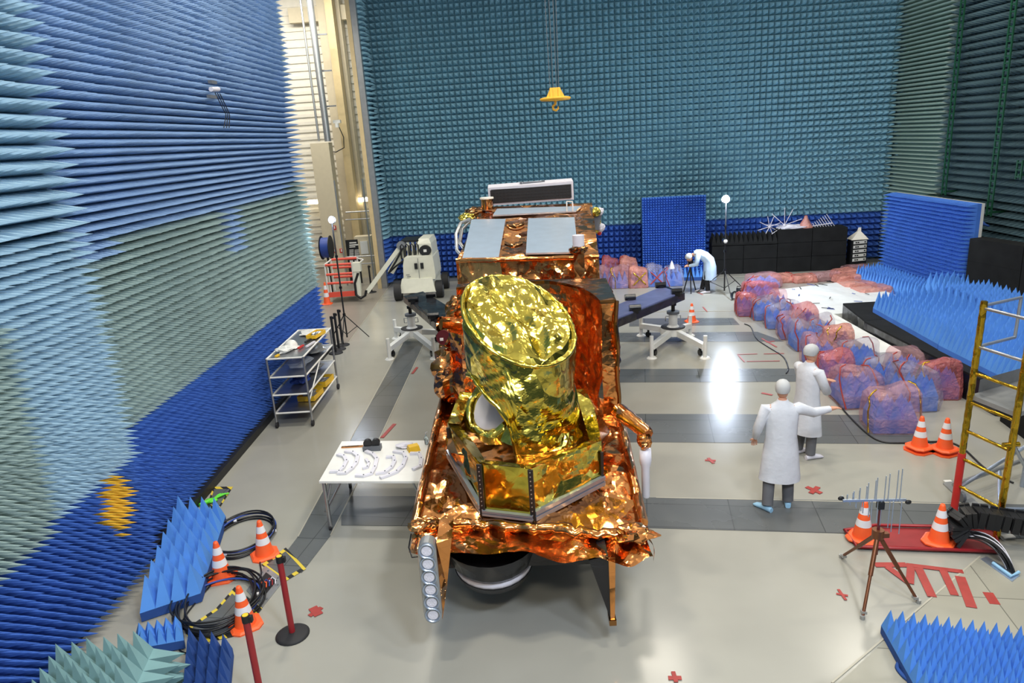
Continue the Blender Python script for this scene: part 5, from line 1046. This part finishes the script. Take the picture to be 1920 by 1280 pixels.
for i, (px, py, w_, d_, h_, f_, lb) in enumerate(((1424, 561, .95, .8, .52, 'film_rose', 'red topped wrapped block beside the small black transformer'), (1430, 537, 1.0, .8, .4, 'film_pink', 'wrapped block behind the red topped one at the corner of the white sheets'), (1466, 527, .75, .7, .22, 'film_salmon', 'flat wrapped pad, first on the far side of the white sheets'), (1505, 527, .75, .7, .22, 'film_salmon', 'flat wrapped pad, second on the far side of the white sheets'), (1545, 524, .9, .7, .26, 'film_pink', 'flat wrapped pad, third on the far side of the white sheets'), (1582, 521, .7, .7, .3, 'film_salmon', 'flat wrapped pad, fourth on the far side of the white sheets'), (1606, 515, .9, .7, .3, 'film_pink', 'wrapped pad at the far right corner of the white sheets'), (1594, 531, .7, .7, .3, 'film_salmon', 'shiny wrapped pad beside the far blue spike mat'), (1612, 541, .95, .8, .25, 'film_salmon', 'flat salmon wrapped pad at the right edge of the white sheets'), (1642, 551, 1.0, .8, .25, 'film_salmon', 'flat salmon wrapped pad nearest to the blue spike mats'))):
    c_ = G(px, py); bag((c_.x-(.12 if i > 6 else 0), c_.y), None, w_, d_, h_, f_, lb, tape='tape_red' if i < 4 else None, core=i < 2, grp='wrapped pads around the white sheets', ncore=3)
for i, (px, py, w_, h_, f_, lb, tp) in enumerate(((1137, 541, .6, .66, 'film_pink', 'wrapped block partly hidden behind the satellite', 'tape_red'), (1165, 542, .62, .68, 'film_pink', 'wrapped block with a yellow tape band, beside the satellite', 'foil_wrap'), (1200, 541, .62, .66, 'film_salmon', 'wrapped block with a yellow tape cross', 'foil_wrap'), (1232, 539, .6, .66, 'film_clear', 'wrapped block with a big red tape cross', 'tape_red'), (1267, 538, .62, .6, 'film_clear', 'wrapped block with a red band and a white tip, next to the bending person', 'tape_red'), (1148, 524, .62, .72, 'film_rose', 'wrapped block in the second row behind the yellow banded one', 'tape_red'), (1182, 525, .62, .72, 'film_salmon', 'wrapped block in the second row behind the yellow crossed one', 'tape_red'))):
    c_ = G(px, py); t_ = bag((c_.x, c_.y+.35), None, w_, .6, h_, f_, lb, rz=-.1, tape=None if i in (2, 3) else tp, grp='wrapped blocks in front of the rear blue screen')
    if i in (2, 3):
        yy = c_.y+.35-.33
        for s_ in (-1, 1): e = MB(); e.tube([V3((c_.x-.2*s_, yy, .12)), V3((c_.x, yy-.02, .33)), V3((c_.x+.2*s_, yy, .52))], .022, 5); e.build('tape_cross', tp, t_)
    if i == 4: e = MB(); e.lathe([(.1, .55), (.05, .72), (0, .82)], (c_.x-.05, c_.y+.35, 0), 10); e.build('white_tip', 'white_plastic', t_)

t = thing('transformer_box', G(1393, 556), 'small black box with a loop of cable by the light stand', 'box'); p = G(1393, 556); e = MB(); e.box(p+UP*.12, (.32, .3, .24)); e.build('box_body', 'black', t); e = MB(); e.tube([p+V3((-.15, .1, .22)), p+V3((-.15, .1, .3)), p+V3((.15, .1, .3)), p+V3((.15, .1, .22))], .014, 6); e.build('handle', 'black_gloss', t)
for k in range(3): e = MB(); e.tube(curve([(1388, 556), (1375, 560), (1370+k*2, 552-k), (1378, 546), (1386, 552)], .02+.015*k), .014, 6); e.build('cable_loop', 'cable', t)
e = MB(); e.tube(curve([(1396, 607), (1408, 613), (1418, 634), (1440, 650), (1468, 668), (1478, 690), (1474, 700)]), .013, 6); tag(e.build('floor_cable', 'cable'), 'thin black cable running down the left side of the wrapped blocks', 'cable')
e = MB(); e.tube(curve([(1532, 722), (1560, 744), (1590, 778), (1625, 812), (1655, 828), (1700, 830), (1770, 828), (1805, 840), (1850, 880), (1900, 905)]), .014, 6); tag(e.build('floor_cable', 'cable'), 'long black cable curving around the nearest wrapped block to the scaffold', 'cable')

# --- cones on the right
cone(G(1297, 603), 'traffic cone standing behind the right jack stand', lean=.1)
for (px, py), lb in (((1723, 840), 'stacked traffic cones, left of the pair near the wrapped blocks'), ((1770, 844), 'stacked traffic cones, right of the pair near the scaffold')):
    p = G(px, py+4); t = cone(p+UP*.06, lb, lean=.35); t.location = t.location
    e = MB(); e.loft([[p+Matrix.Rotation(.35, 3, 'Z') @ V3((sx_*.185, sy_*.185, zz_)) for sx_, sy_ in ((1, .6), (.6, 1), (-.6, 1), (-1, .6), (-1, -.6), (-.6, -1), (.6, -1), (1, -.6))] for zz_ in (0, .02)], smooth=False); e.build('lower_cone_base', 'orange', t)
t = thing('drip_tray', G(1700, 1010), 'shallow dark red metal tray with two cones standing in it', 'tray'); q = lift([(1583, 997), (1607, 1028), (1880, 1038), (1860, 992), (1640, 988)], .02)
e = MB(); e.add(q, [tuple(range(5))]); e.add([v-UP*.02 for v in q], [tuple(reversed(range(5)))]); e.build('tray_floor', 'red_mat', t); e = MB(); e.tube([v+UP*.03 for v in q], .02, 6, closed=True); e.build('tray_rim', 'post_red', t)
cone(G(1617, 1008, .03), 'traffic cone at the left end of the red tray behind the antenna', lean=.8); cone(G(1760, 1015, .03), 'traffic cone beside the black cable chain on the red tray', lean=.8)

# --- log periodic antenna on bronze tripod
feet = [G(1577, 1045), G(1617, 1160), G(1722, 1130)]; c_ = sum(feet, V3())/3; ap_ = V3((c_.x, c_.y, HZ(c_.x, c_.y, 1000))); t = thing('antenna_tripod', c_, 'bronze tripod carrying the comb antenna on the right', 'tripod')
sp = .93
for f_ in feet:
    e = MB(); d_ = (ap_-f_); e.cyl(f_+UP*.01, f_+d_*.55, .017, n=8); e.cyl(f_+d_*.5, ap_, .024, n=8); lg = e.build('leg', 'bronze', t); e = MB(); e.cyl(f_, f_+UP*.04, .025, n=8); e.box(f_+d_*.08, (.05, .05, .03)); e.build('foot', 'tin', lg)
e = MB(); e.cyl(ap_-UP*.05, ap_+UP*.05, .06, n=12); e.box(ap_+V3((.06, -.03, .0)), (.07, .05, .05)); e.build('tripod_head', 'bronze', t); e = MB(); e.cyl(ap_-UP*.25, ap_+UP*.34, .016, n=8); e.build('centre_column', 'maroon', t)
at = ap_+UP*.36; t = thing('comb_antenna', at, 'silver comb-shaped antenna with upright rods on the bronze tripod', 'antenna'); y_ = at.y; p, q = QY(1577, 934, y_+.05), QY(1703, 941, y_-.05)
e = MB(); e.box((p+q)/2, ((q-p).length, .02, .022), rot=Matrix.Rotation(-math.atan2((q-p).z, (q-p).x), 3, 'Y')); e.build('boom', 'alu', t)
for v in (p, q): e = MB(); e.ball(v, (.035, .02, .025), 8); e.build('end_cap', 'black', t)
e = MB(); e.box(at+V3((0, 0, -.02)), (.06, .06, .08)); e.build('clamp', 'black', t)
xs = [1581, 1586, 1591, 1597, 1603, 1609, 1614, 1622, 1629, 1638, 1645, 1656, 1667, 1678, 1689]; hs = [6, 8, 10, 14, 18, 20, 26, 30, 38, 44, 50, 54, 60, 68, 72]
for k, (x_, h_) in enumerate(zip(xs, hs)):
    f_ = (x_-1577)/126; c_ = p+(q-p)*f_; L_ = h_/190.; e = MB(); s_ = (1 if k % 2 else -1)*.012; e.cyl(c_+V3((s_, 0, 0)), c_+V3((s_, 0, L_)), .006, n=6); e.cyl(c_+V3((-s_, .0, 0)), c_+V3((-s_, 0, -L_)), .006, n=6); e.build('rod_element', 'alu', t)

# --- scaffold with gold wrapped posts
s0, s1 = G(1788, 960), G(1868, 1008); zt_ = 2.8; t = thing('scaffold_tower', s0, 'aluminium scaffold tower with gold wrapped posts at the right edge', 'scaffold'); ln = V3((.10, .0, 0))
top0, top1 = V3((s0.x+.03, s0.y-.05, 2.8)), V3((s1.x+.03, s1.y-.05, 2.8))
P0 = lambda f: s0+(top0-s0)*f; P1 = lambda f: s1+(top1-s1)*f
e = MB(); e.tube([P0(.26+.74*i/30) for i in range(31)], [.037+.004*(i % 2) for i in range(31)], 12); e.build('wrapped_post', 'foil_wrap', t)
e = MB(); e.cyl(P0(0), P0(.30), .045, n=14); e.build('red_sleeve', 'red', t)
e = MB(); e.tube([P1(.0+i/36) for i in range(37)], [.037+.004*(i % 2) for i in range(37)], 12); e.build('wrapped_post', 'foil_wrap', t)
for k in range(5):
    f_ = .14+.135*k; e = MB(); e.tube([P0(f_+.10*0)+(P1(f_)-P0(f_))*(i/10) for i in range(11)], [.020+.002*(i % 2) for i in range(11)], 8); e.build('rung', 'foil_wrap', t)
for f_ in (.80, .97): e = MB(); e.cyl(P0(f_), P1(f_), .02, n=8); tag(e.build('rung', 'steel', t), 'bare metal rung')
wd = V3((1.25, .55, 0))
for pf in (P0, P1):
    e = MB(); e.cyl(pf(0)+wd, pf(1)+wd, .03, n=10); e.build('post', 'alu', t)
for f_, g_ in ((.98, .98), (.80, .80)): e = MB(); e.cyl(P0(f_), P0(g_)+wd*.5, .02, n=8); e.build('guard_rail', 'alu', t)
e = MB(); e.cyl(P0(.98)+wd*.5, P0(.8)+wd*.5, .02, n=8); e.build('guard_upright', 'alu', t)
for a_, b_ in ((P0(.12), P1(.45)+wd*.6), (P0(.13)+wd*.6, P1(.1)), (P0(.02), P1(.0)+wd), (P1(.45), P0(.1)+wd)): e = MB(); e.cyl(a_, b_, .022, n=8); e.build('diagonal_brace', 'alu', t)
e = MB(); m_ = (P0(.62)+P1(.62))/2; e.hexa([P0(.56), P1(.56), P1(.56)+wd, P0(.56)+wd], [P0(.58), P1(.58), P1(.58)+wd, P0(.58)+wd]); e.build('work_deck', 'tin', t)
e = MB(); e.hexa([P0(.58)+wd*.1, P0(.58)+wd*.12, P0(.58)+wd, P0(.58)+wd*.98], [P0(.64)+wd*.1, P0(.64)+wd*.12, P0(.64)+wd, P0(.64)+wd*.98]); e.build('toe_board', 'tin', t)
e = MB(); e.cyl(P0(.08)+V3((.15, .3, 0)), P0(.08)+wd*1.1+V3((.15, .3, 0)), .03, n=8); e.build('base_bar', 'tin', t); e = MB(); q = P0(0)+V3((.25, .25, .07)); e.cyl(q-V3((.02, 0, 0)), q+V3((.02, 0, 0)), .07, n=14); e.build('castor', 'grey_plastic', t)
e = MB(); q = P1(.44); e.cyl(q-V3((.1, 0, 0)), q+V3((.08, 0, 0)), .03, n=8); e.build('clamp', 'foil_wrap', t)
t = thing('floor_ramp', G(1820, 940), 'low silver cable ramp on the floor below the scaffold', 'ramp'); q = lift([(1768, 905), (1786, 900), (1900, 1000), (1880, 1012)], .02); e = MB(); e.hexa([V3((v.x, v.y, 0)) for v in q][::-1], q[::-1]); e.build('ramp_plate', 'tin', t); e = MB(); e.box(q[0]*.5+q[1]*.5+UP*.005, (.1, .05, .015)); e.box(q[2]*.5+q[3]*.5+UP*.005, (.14, .07, .015)); e.build('ramp_end', 'white_paint', t)
# --- cable chain and bundle
t = thing('cable_chain', G(1800, 985), 'black articulated cable chain curling down to the red tray', 'cable chain')
path = [G(1960, 985, .32), G(1925, 981, .34), G(1890, 976, .36), G(1858, 970, .38), G(1826, 966, .40), G(1805, 968, .38), G(1792, 978, .32), G(1790, 992, .22), G(1800, 1006, .14), G(1815, 1015, .10)]
pts = []
for i in range(len(path)-1):
    for k in range(2): pts.append(path[i]+(path[i+1]-path[i])*k/2)
for i in range(len(pts)-1):
    p, q = pts[i], pts[i+1]; d_ = (q-p).normalized(); s_ = V3((0, 1, 0)) if abs(d_.y) < .8 else V3((1, 0, 0)); s_ = (s_-d_*s_.dot(d_)).normalized(); u_ = d_.cross(s_).normalized(); m_ = (p+q)/2; L_ = (q-p).length*.47
    rt = Matrix((d_, s_, u_)).transposed(); e = MB(); e.box(m_, (L_*2, .22, .16), rot=rt); e.box(m_+s_*.11, (L_*1.7, .03, .2), rot=rt); e.box(m_-s_*.11, (L_*1.7, .03, .2), rot=rt); e.build('chain_link', 'black', t)
e = MB(); 
for v in (.0,): pass
t = thing('cable_bundle', G(1880, 1060), 'sheaf of thin black cables arching from the chain into the floor slot', 'cable'); rnd = random.Random(4)
for k in range(26):
    a_, b_ = rnd.uniform(-1, 1), rnd.uniform(-1, 1); s_ = G(1812+6*a_, 1002+8*b_, .18); m1 = G(1852+10*a_, 1000+8*b_, .30+.04*a_); m2 = G(1884+10*a_, 1030+6*b_, .2+.04*b_); en = G(1896+9*a_, 1072+6*a_, .02); pp = []
    for i in range(13):
        s__ = i/12; pp.append(s_*(1-s__)**3+3*m1*s__*(1-s__)**2+3*m2*s__*s__*(1-s__)+en*s__**3)
    e = MB(); e.tube(pp, .008, 5); e.build('thin_cable', 'cable' if k % 6 else 'white_plastic', t)
t = thing('floor_slot_frame', G(1880, 1075), 'metal slot frame with blue foam edging where the cable sheaf enters the floor', 'floor frame'); e = MB(); q = lift([(1838, 1047), (1850, 1043), (1912, 1078), (1898, 1090)], .012); e.hexa([V3((v.x, v.y, 0)) for v in q][::-1], q[::-1]); e.build('frame_plate', 'alu', t); e = MB(); e.tube([G(1862, 1055, .03), G(1896, 1080, .03), G(1910, 1072, .03)], .02, 6); e.build('foam_edging', 'shoe_cover', t)
# --- big blue foam mat lower right
q = [G(1652, 1172, .1), G(1728, 1310, .1), G(2010, 1330, .1), G(1990, 1218, .1)]
foam_panel('absorber_mat', q, .25, 7, 15, 'foam_sky', 'large royal blue pyramid foam mat at the lower right corner', th=.09)
e = MB(); e.tube(curve([(1700, 1245), (1688, 1240), (1682, 1250), (1692, 1265), (1712, 1282)], .02), .02, 5); tag(e.build('strap_loop', 'foam_navy'), 'dark strap loop beside the large blue foam mat', 'strap')

# ================================================================== PEOPLE
def skin(name, pts, edges, m, parent, root=0, sub=2):
    me = bpy.data.meshes.new(name); w = world_loc(parent); me.from_pydata([V3(p[0])-w for p in pts], edges, []); o = bpy.data.objects.new(name, me); COL.objects.link(o); o.parent = parent
    me.materials.append(M[m]); sm = o.modifiers.new('skin', 'SKIN'); sm.use_smooth_shade = True; ly_ = me.skin_vertices[0].data if me.skin_vertices else None
    if ly_ is None: bm_ = __import__('bmesh').new(); bm_.from_mesh(me); bm_.verts.layers.skin.verify(); bm_.to_mesh(me); bm_.free(); ly_ = me.skin_vertices[0].data
    for i, p in enumerate(pts): r_ = p[1]; ly_[i].radius = (r_, r_) if not isinstance(r_, tuple) else r_; ly_[i].use_root = (i == root)
    s = o.modifiers.new('sub', 'SUBSURF'); s.levels = s.render_levels = sub; return o
def ell(c, rx, ry, n_=20, rz=0., tilt=None):
    out = []
    for i in range(n_):
        a_ = 2*math.pi*i/n_; v = V3((rx*math.cos(a_), ry*math.sin(a_), 0)); v = (tilt @ v) if tilt else v; out.append(V3(c)+Matrix.Rotation(rz, 3, 'Z') @ v)
    return out
def person(base, rz, lb, J, coat, trous, capm, coat_rings, shoes='shoe_cover', H_=1.75):
    # J: joints in local metres (x right, y forward, z up)
    t = thing('person', base, lb, 'person'); Rz = Matrix.Rotation(rz, 3, 'Z'); T_ = lambda v: V3(base)+Rz @ V3(v)
    j = {k: T_(v) for k, v in J.items()}
    names = ['pelvis', 'spine', 'chest', 'neck', 'head0', 'kneeL', 'ankL', 'kneeR', 'ankR', 'shL', 'elL', 'wrL', 'shR', 'elR', 'wrR', 'hipL', 'hipR']
    rad = dict(pelvis=.13, spine=.12, chest=.14, neck=.055, head0=.06, kneeL=.058, ankL=.042, kneeR=.058, ankR=.042, shL=.06, elL=.044, wrL=.03, shR=.06, elR=.044, wrR=.03, hipL=.085, hipR=.085)
    ix = {n_: i for i, n_ in enumerate(names)}; E2 = [('pelvis', 'spine'), ('spine', 'chest'), ('chest', 'neck'), ('neck', 'head0'), ('pelvis', 'hipL'), ('hipL', 'kneeL'), ('kneeL', 'ankL'), ('pelvis', 'hipR'), ('hipR', 'kneeR'), ('kneeR', 'ankR'), ('chest', 'shL'), ('shL', 'elL'), ('elL', 'wrL'), ('chest', 'shR'), ('shR', 'elR'), ('elR', 'wrR')]
    pts = [(j[n_], rad[n_]) for n_ in names]; ed = [(ix[a_], ix[b_]) for a_, b_ in E2]
    fw_ = (Rz @ V3(J.get('face', (0, 1, 0)))).normalized()
    for s_ in 'LR':                                  # palm, four fingers and a thumb grown on each wrist
        d_ = (j['wr'+s_]-j['el'+s_]).normalized(); side = d_.cross(V3((0, 0, 1))); side = side.normalized() if side.length > .1 else Rz @ V3((0, 1, 0)); nn_ = side.cross(d_)
        k0 = len(pts); pts.append((j['wr'+s_]+d_*.07, (.036, .02))); ed.append((ix['wr'+s_], k0))
        for f_ in range(4):
            L_ = (.07, .08, .076, .06)[f_]; b__ = j['wr'+s_]+d_*.1+side*(-.03+.02*f_); k1 = len(pts); pts += [(b__, .0095), (b__+d_*L_*.5-nn_*.01, .0085), (b__+d_*L_-nn_*.028, .007)]; ed += [(k0, k1), (k1, k1+1), (k1+1, k1+2)]
        k1 = len(pts); b__ = j['wr'+s_]+d_*.045-side*.04; pts += [(b__, .012), (b__+d_*.035-side*.02, .009)]; ed += [(k0, k1), (k1, k1+1)]
    skin('body', pts, ed, 'skin', t, root=0, sub=2)
    # head with face features
    hc = j['head']; e = MB(); sidev = fw_.cross(UP).normalized(); upv = sidev.cross(fw_).normalized(); rh = Matrix((sidev, fw_, upv)).transposed()
    rings = []
    for zf, w_, dpt_, of_ in ((-.125, .035, .04, .045), (-.105, .05, .065, .03), (-.07, .064, .085, .012), (-.02, .073, .098, 0), (.03, .076, .1, -.002), (.075, .07, .09, -.006), (.105, .048, .062, -.008), (.12, .015, .02, -.008)):
        rings.append([hc+rh @ V3((w_*math.cos(2*math.pi*i/18), of_+dpt_*math.sin(2*math.pi*i/18), zf)) for i in range(18)])
    e.loft(rings); hd = e.build('head', 'skin', t)
    e = MB(); e.loft([[hc+rh @ V3((x_, .088+y_, zz_)) for x_, y_ in ((-w_, 0), (w_, 0), (0, dd_))] for zz_, w_, dd_ in ((.02, .008, .012), (-.03, .016, .034), (-.042, .014, .01))], smooth=True); e.build('nose', 'skin', hd)
    for sx_ in (-1, 1):
        e = MB(); e.ball(hc+rh @ V3((sx_*.03, .088, .008)), .012, 8); e.build('eye', 'black', hd); e = MB(); e.ball(hc+rh @ V3((sx_*.076, 0, -.01)), (.01, .02, .032), 8, rot=rh); e.build('ear', 'skin', hd)
    e = MB(); e.ball(hc+rh @ V3((0, .083, -.07)), (.024, .01, .006), 8, rot=rh); e.build('mouth', 'maroon', hd)
    e = MB(); rings = []
    for zf, w_, dpt_ in ((-.03, .083, .106), (.0, .092, .116), (.05, .096, .118), (.095, .08, .1), (.125, .05, .065), (.14, .012, .018)):
        rings.append([hc+rh @ V3((w_*math.cos(2*math.pi*i/20)*(1+.02*math.sin(i*5)), -.012+dpt_*math.sin(2*math.pi*i/20), zf+(.04 if math.sin(2*math.pi*i/20) > .5 and zf < .04 else 0))) for i in range(20)])
    e.loft(rings, smooth=True); e.build('hair_cap', capm, t)
    # trousers
    for s_ in 'LR':
        e = MB(); a_, b_, c_ = j['hip'+s_], j['knee'+s_], j['ank'+s_]; e.tube([a_+UP*.05, a_*.5+b_*.5, b_, b_*.5+c_*.5, c_+UP*.0], [.105, .098, .08, .076, .072], 14); e.build('trouser_leg', trous, t)
        e = MB(); ft = j['toe'+s_]; hl = c_+V3((0, 0, -.05)); d_ = (ft-hl); d_.z = 0; L_ = d_.length; d_.normalize(); sd_ = V3((-d_.y, d_.x, 0)); z0_ = min(hl.z, ft.z)-.02; rings = []
        for f_, w_, h_ in ((-.07, .035, .07), (-.02, .045, .1), (.06, .045, .09), (.13, .052, .065), (.19, .045, .045), (.225, .02, .02)):
            q_ = V3((hl.x, hl.y, max(0.0, z0_)))+d_*f_; rings.append([q_+sd_*w_*math.cos(2*math.pi*i/12)+UP*(h_/2+h_/2*math.sin(2*math.pi*i/12)) for i in range(12)])
        e.loft(rings); e.build('shoe', shoes, t)
        e = MB(); a_, b_, c_ = j['sh'+s_], j['el'+s_], j['wr'+s_]; e.tube([a_+(j['chest']-a_)*.25, a_, a_*.5+b_*.5, b_, b_*.5+c_*.5, c_-(c_-b_)*.06], [.075, .082, .068, .064, .054, .044], 14); e.build('sleeve', coat, t)
    e = MB(); rings = []
    for (c_, rx, ry, tl) in coat_rings: rings.append([T_(V3(c_)+((Matrix.Rotation(R(tl), 3, 'X') @ V3((rx*math.cos(a_)*(1+.035*math.sin(a_*6)), ry*math.sin(a_)*(1+.035*math.cos(a_*5)), 0))))) for a_ in [2*math.pi*i/36 for i in range(36)]])
    e.loft(rings); e.build('lab_coat', coat, t)
    return t
ST = [((0, 0, .42), .27, .20, 0), ((0, 0, .60), .25, .185, 0), ((0, 0, .85), .225, .17, 0), ((0, 0, 1.02), .20, .145, 0), ((0, 0, 1.2), .205, .14, 0), ((0, .0, 1.36), .215, .13, 0), ((0, 0, 1.44), .18, .105, 0), ((0, .0, 1.5), .085, .075, 0), ((0, .01, 1.53), .065, .065, 0)]
JS = dict(pelvis=(0, 0, .95), spine=(0, 0, 1.12), chest=(0, 0, 1.34), neck=(0, .01, 1.5), head0=(0, .02, 1.57), head=(0, .03, 1.66), hipL=(-.1, 0, .9), hipR=(.1, 0, .9), kneeL=(-.11, .03, .5), kneeR=(.11, .02, .5), ankL=(-.12, -.02, .09), ankR=(.12, 0, .09), toeL=(-.13, .16, .02), toeR=(.14, .16, .02), shL=(-.2, 0, 1.41), shR=(.2, 0, 1.41))
A = dict(JS); A.update(elL=(-.30, -.03, 1.15), wrL=(-.30, .12, .95), elR=(.42, .12, 1.30), wrR=(.66, .24, 1.30), ankL=(-.17, -.14, .09), toeL=(-.3, .02, .02), kneeL=(-.13, .0, .5), face=(.3, 1, -.05))
person(G(1459, 948), R(-8), 'person in a long white coat seen from behind, right arm held out sideways', A, 'coat', 'trousers', 'cap', ST)
Bp = dict(JS); Bp.update(elL=(-.27, .1, 1.13), wrL=(.02, .26, 1.2), elR=(.27, .1, 1.13), wrR=(-.03, .24, 1.16), face=(.1, 1, -.15))
person(G(1508, 855), R(-70), 'person in a white coat with folded arms facing the wrapped blocks', Bp, 'coat', 'trousers', 'cap', [((c_[0], c_[1], c_[2]), rx, ry, tl) for c_, rx, ry, tl in ST], 'white_plastic', 1.7)
Cp = dict(pelvis=(0, -.18, .92), spine=(0, -.08, 1.08), chest=(0, .14, 1.2), neck=(0, .30, 1.20), head0=(0, .36, 1.17), head=(0, .42, 1.10), hipL=(-.1, -.16, .88), hipR=(.1, -.16, .88), kneeL=(-.11, -.1, .48), kneeR=(.11, -.06, .48), ankL=(-.12, -.14, .09), ankR=(.13, .02, .09), toeL=(-.13, .03, .02), toeR=(.15, .2, .02), shL=(-.19, .16, 1.2), shR=(.19, .16, 1.2), elL=(-.22, .2, .92), wrL=(-.08, .42, .86), elR=(.22, .2, .92), wrR=(.06, .42, .88), face=(0, .75, -.65))
person(G(1318, 548), R(78), 'person in a pale blue coat bending over a small camera tripod', Cp, 'coat_blue', 'trousers_black', 'cap',
    [((0, -.2, .42), .24, .2, 0), ((0, -.2, .6), .24, .2, 0), ((0, -.2, .82), .23, .19, 5), ((0, -.16, 1.0), .21, .17, -25), ((0, -.04, 1.13), .21, .15, -50), ((0, .1, 1.2), .21, .14, -75), ((0, .22, 1.22), .17, .12, -85), ((0, .28, 1.21), .09, .085, -90)], 'white_plastic')
p = G(1294, 548); t = thing('camera_tripod', p, 'small black camera on a tripod in front of the bending person', 'camera')
for k in range(3): a_ = k*2.1+.4; e = MB(); e.cyl(p+V3((.22*math.cos(a_), .22*math.sin(a_), 0)), p+UP*.78, .02, n=6); e.build('leg', 'black', t)
e = MB(); e.cyl(p+UP*.7, p+UP*.9, .03, n=8); e.build('head', 'black', t); e = MB(); e.box(p+UP*.96, (.16, .12, .13)); e.cyl(p+V3((0, -.05, .96)), p+V3((0, -.16, .96)), .05, n=10); e.build('camera_body', 'black_gloss', t)
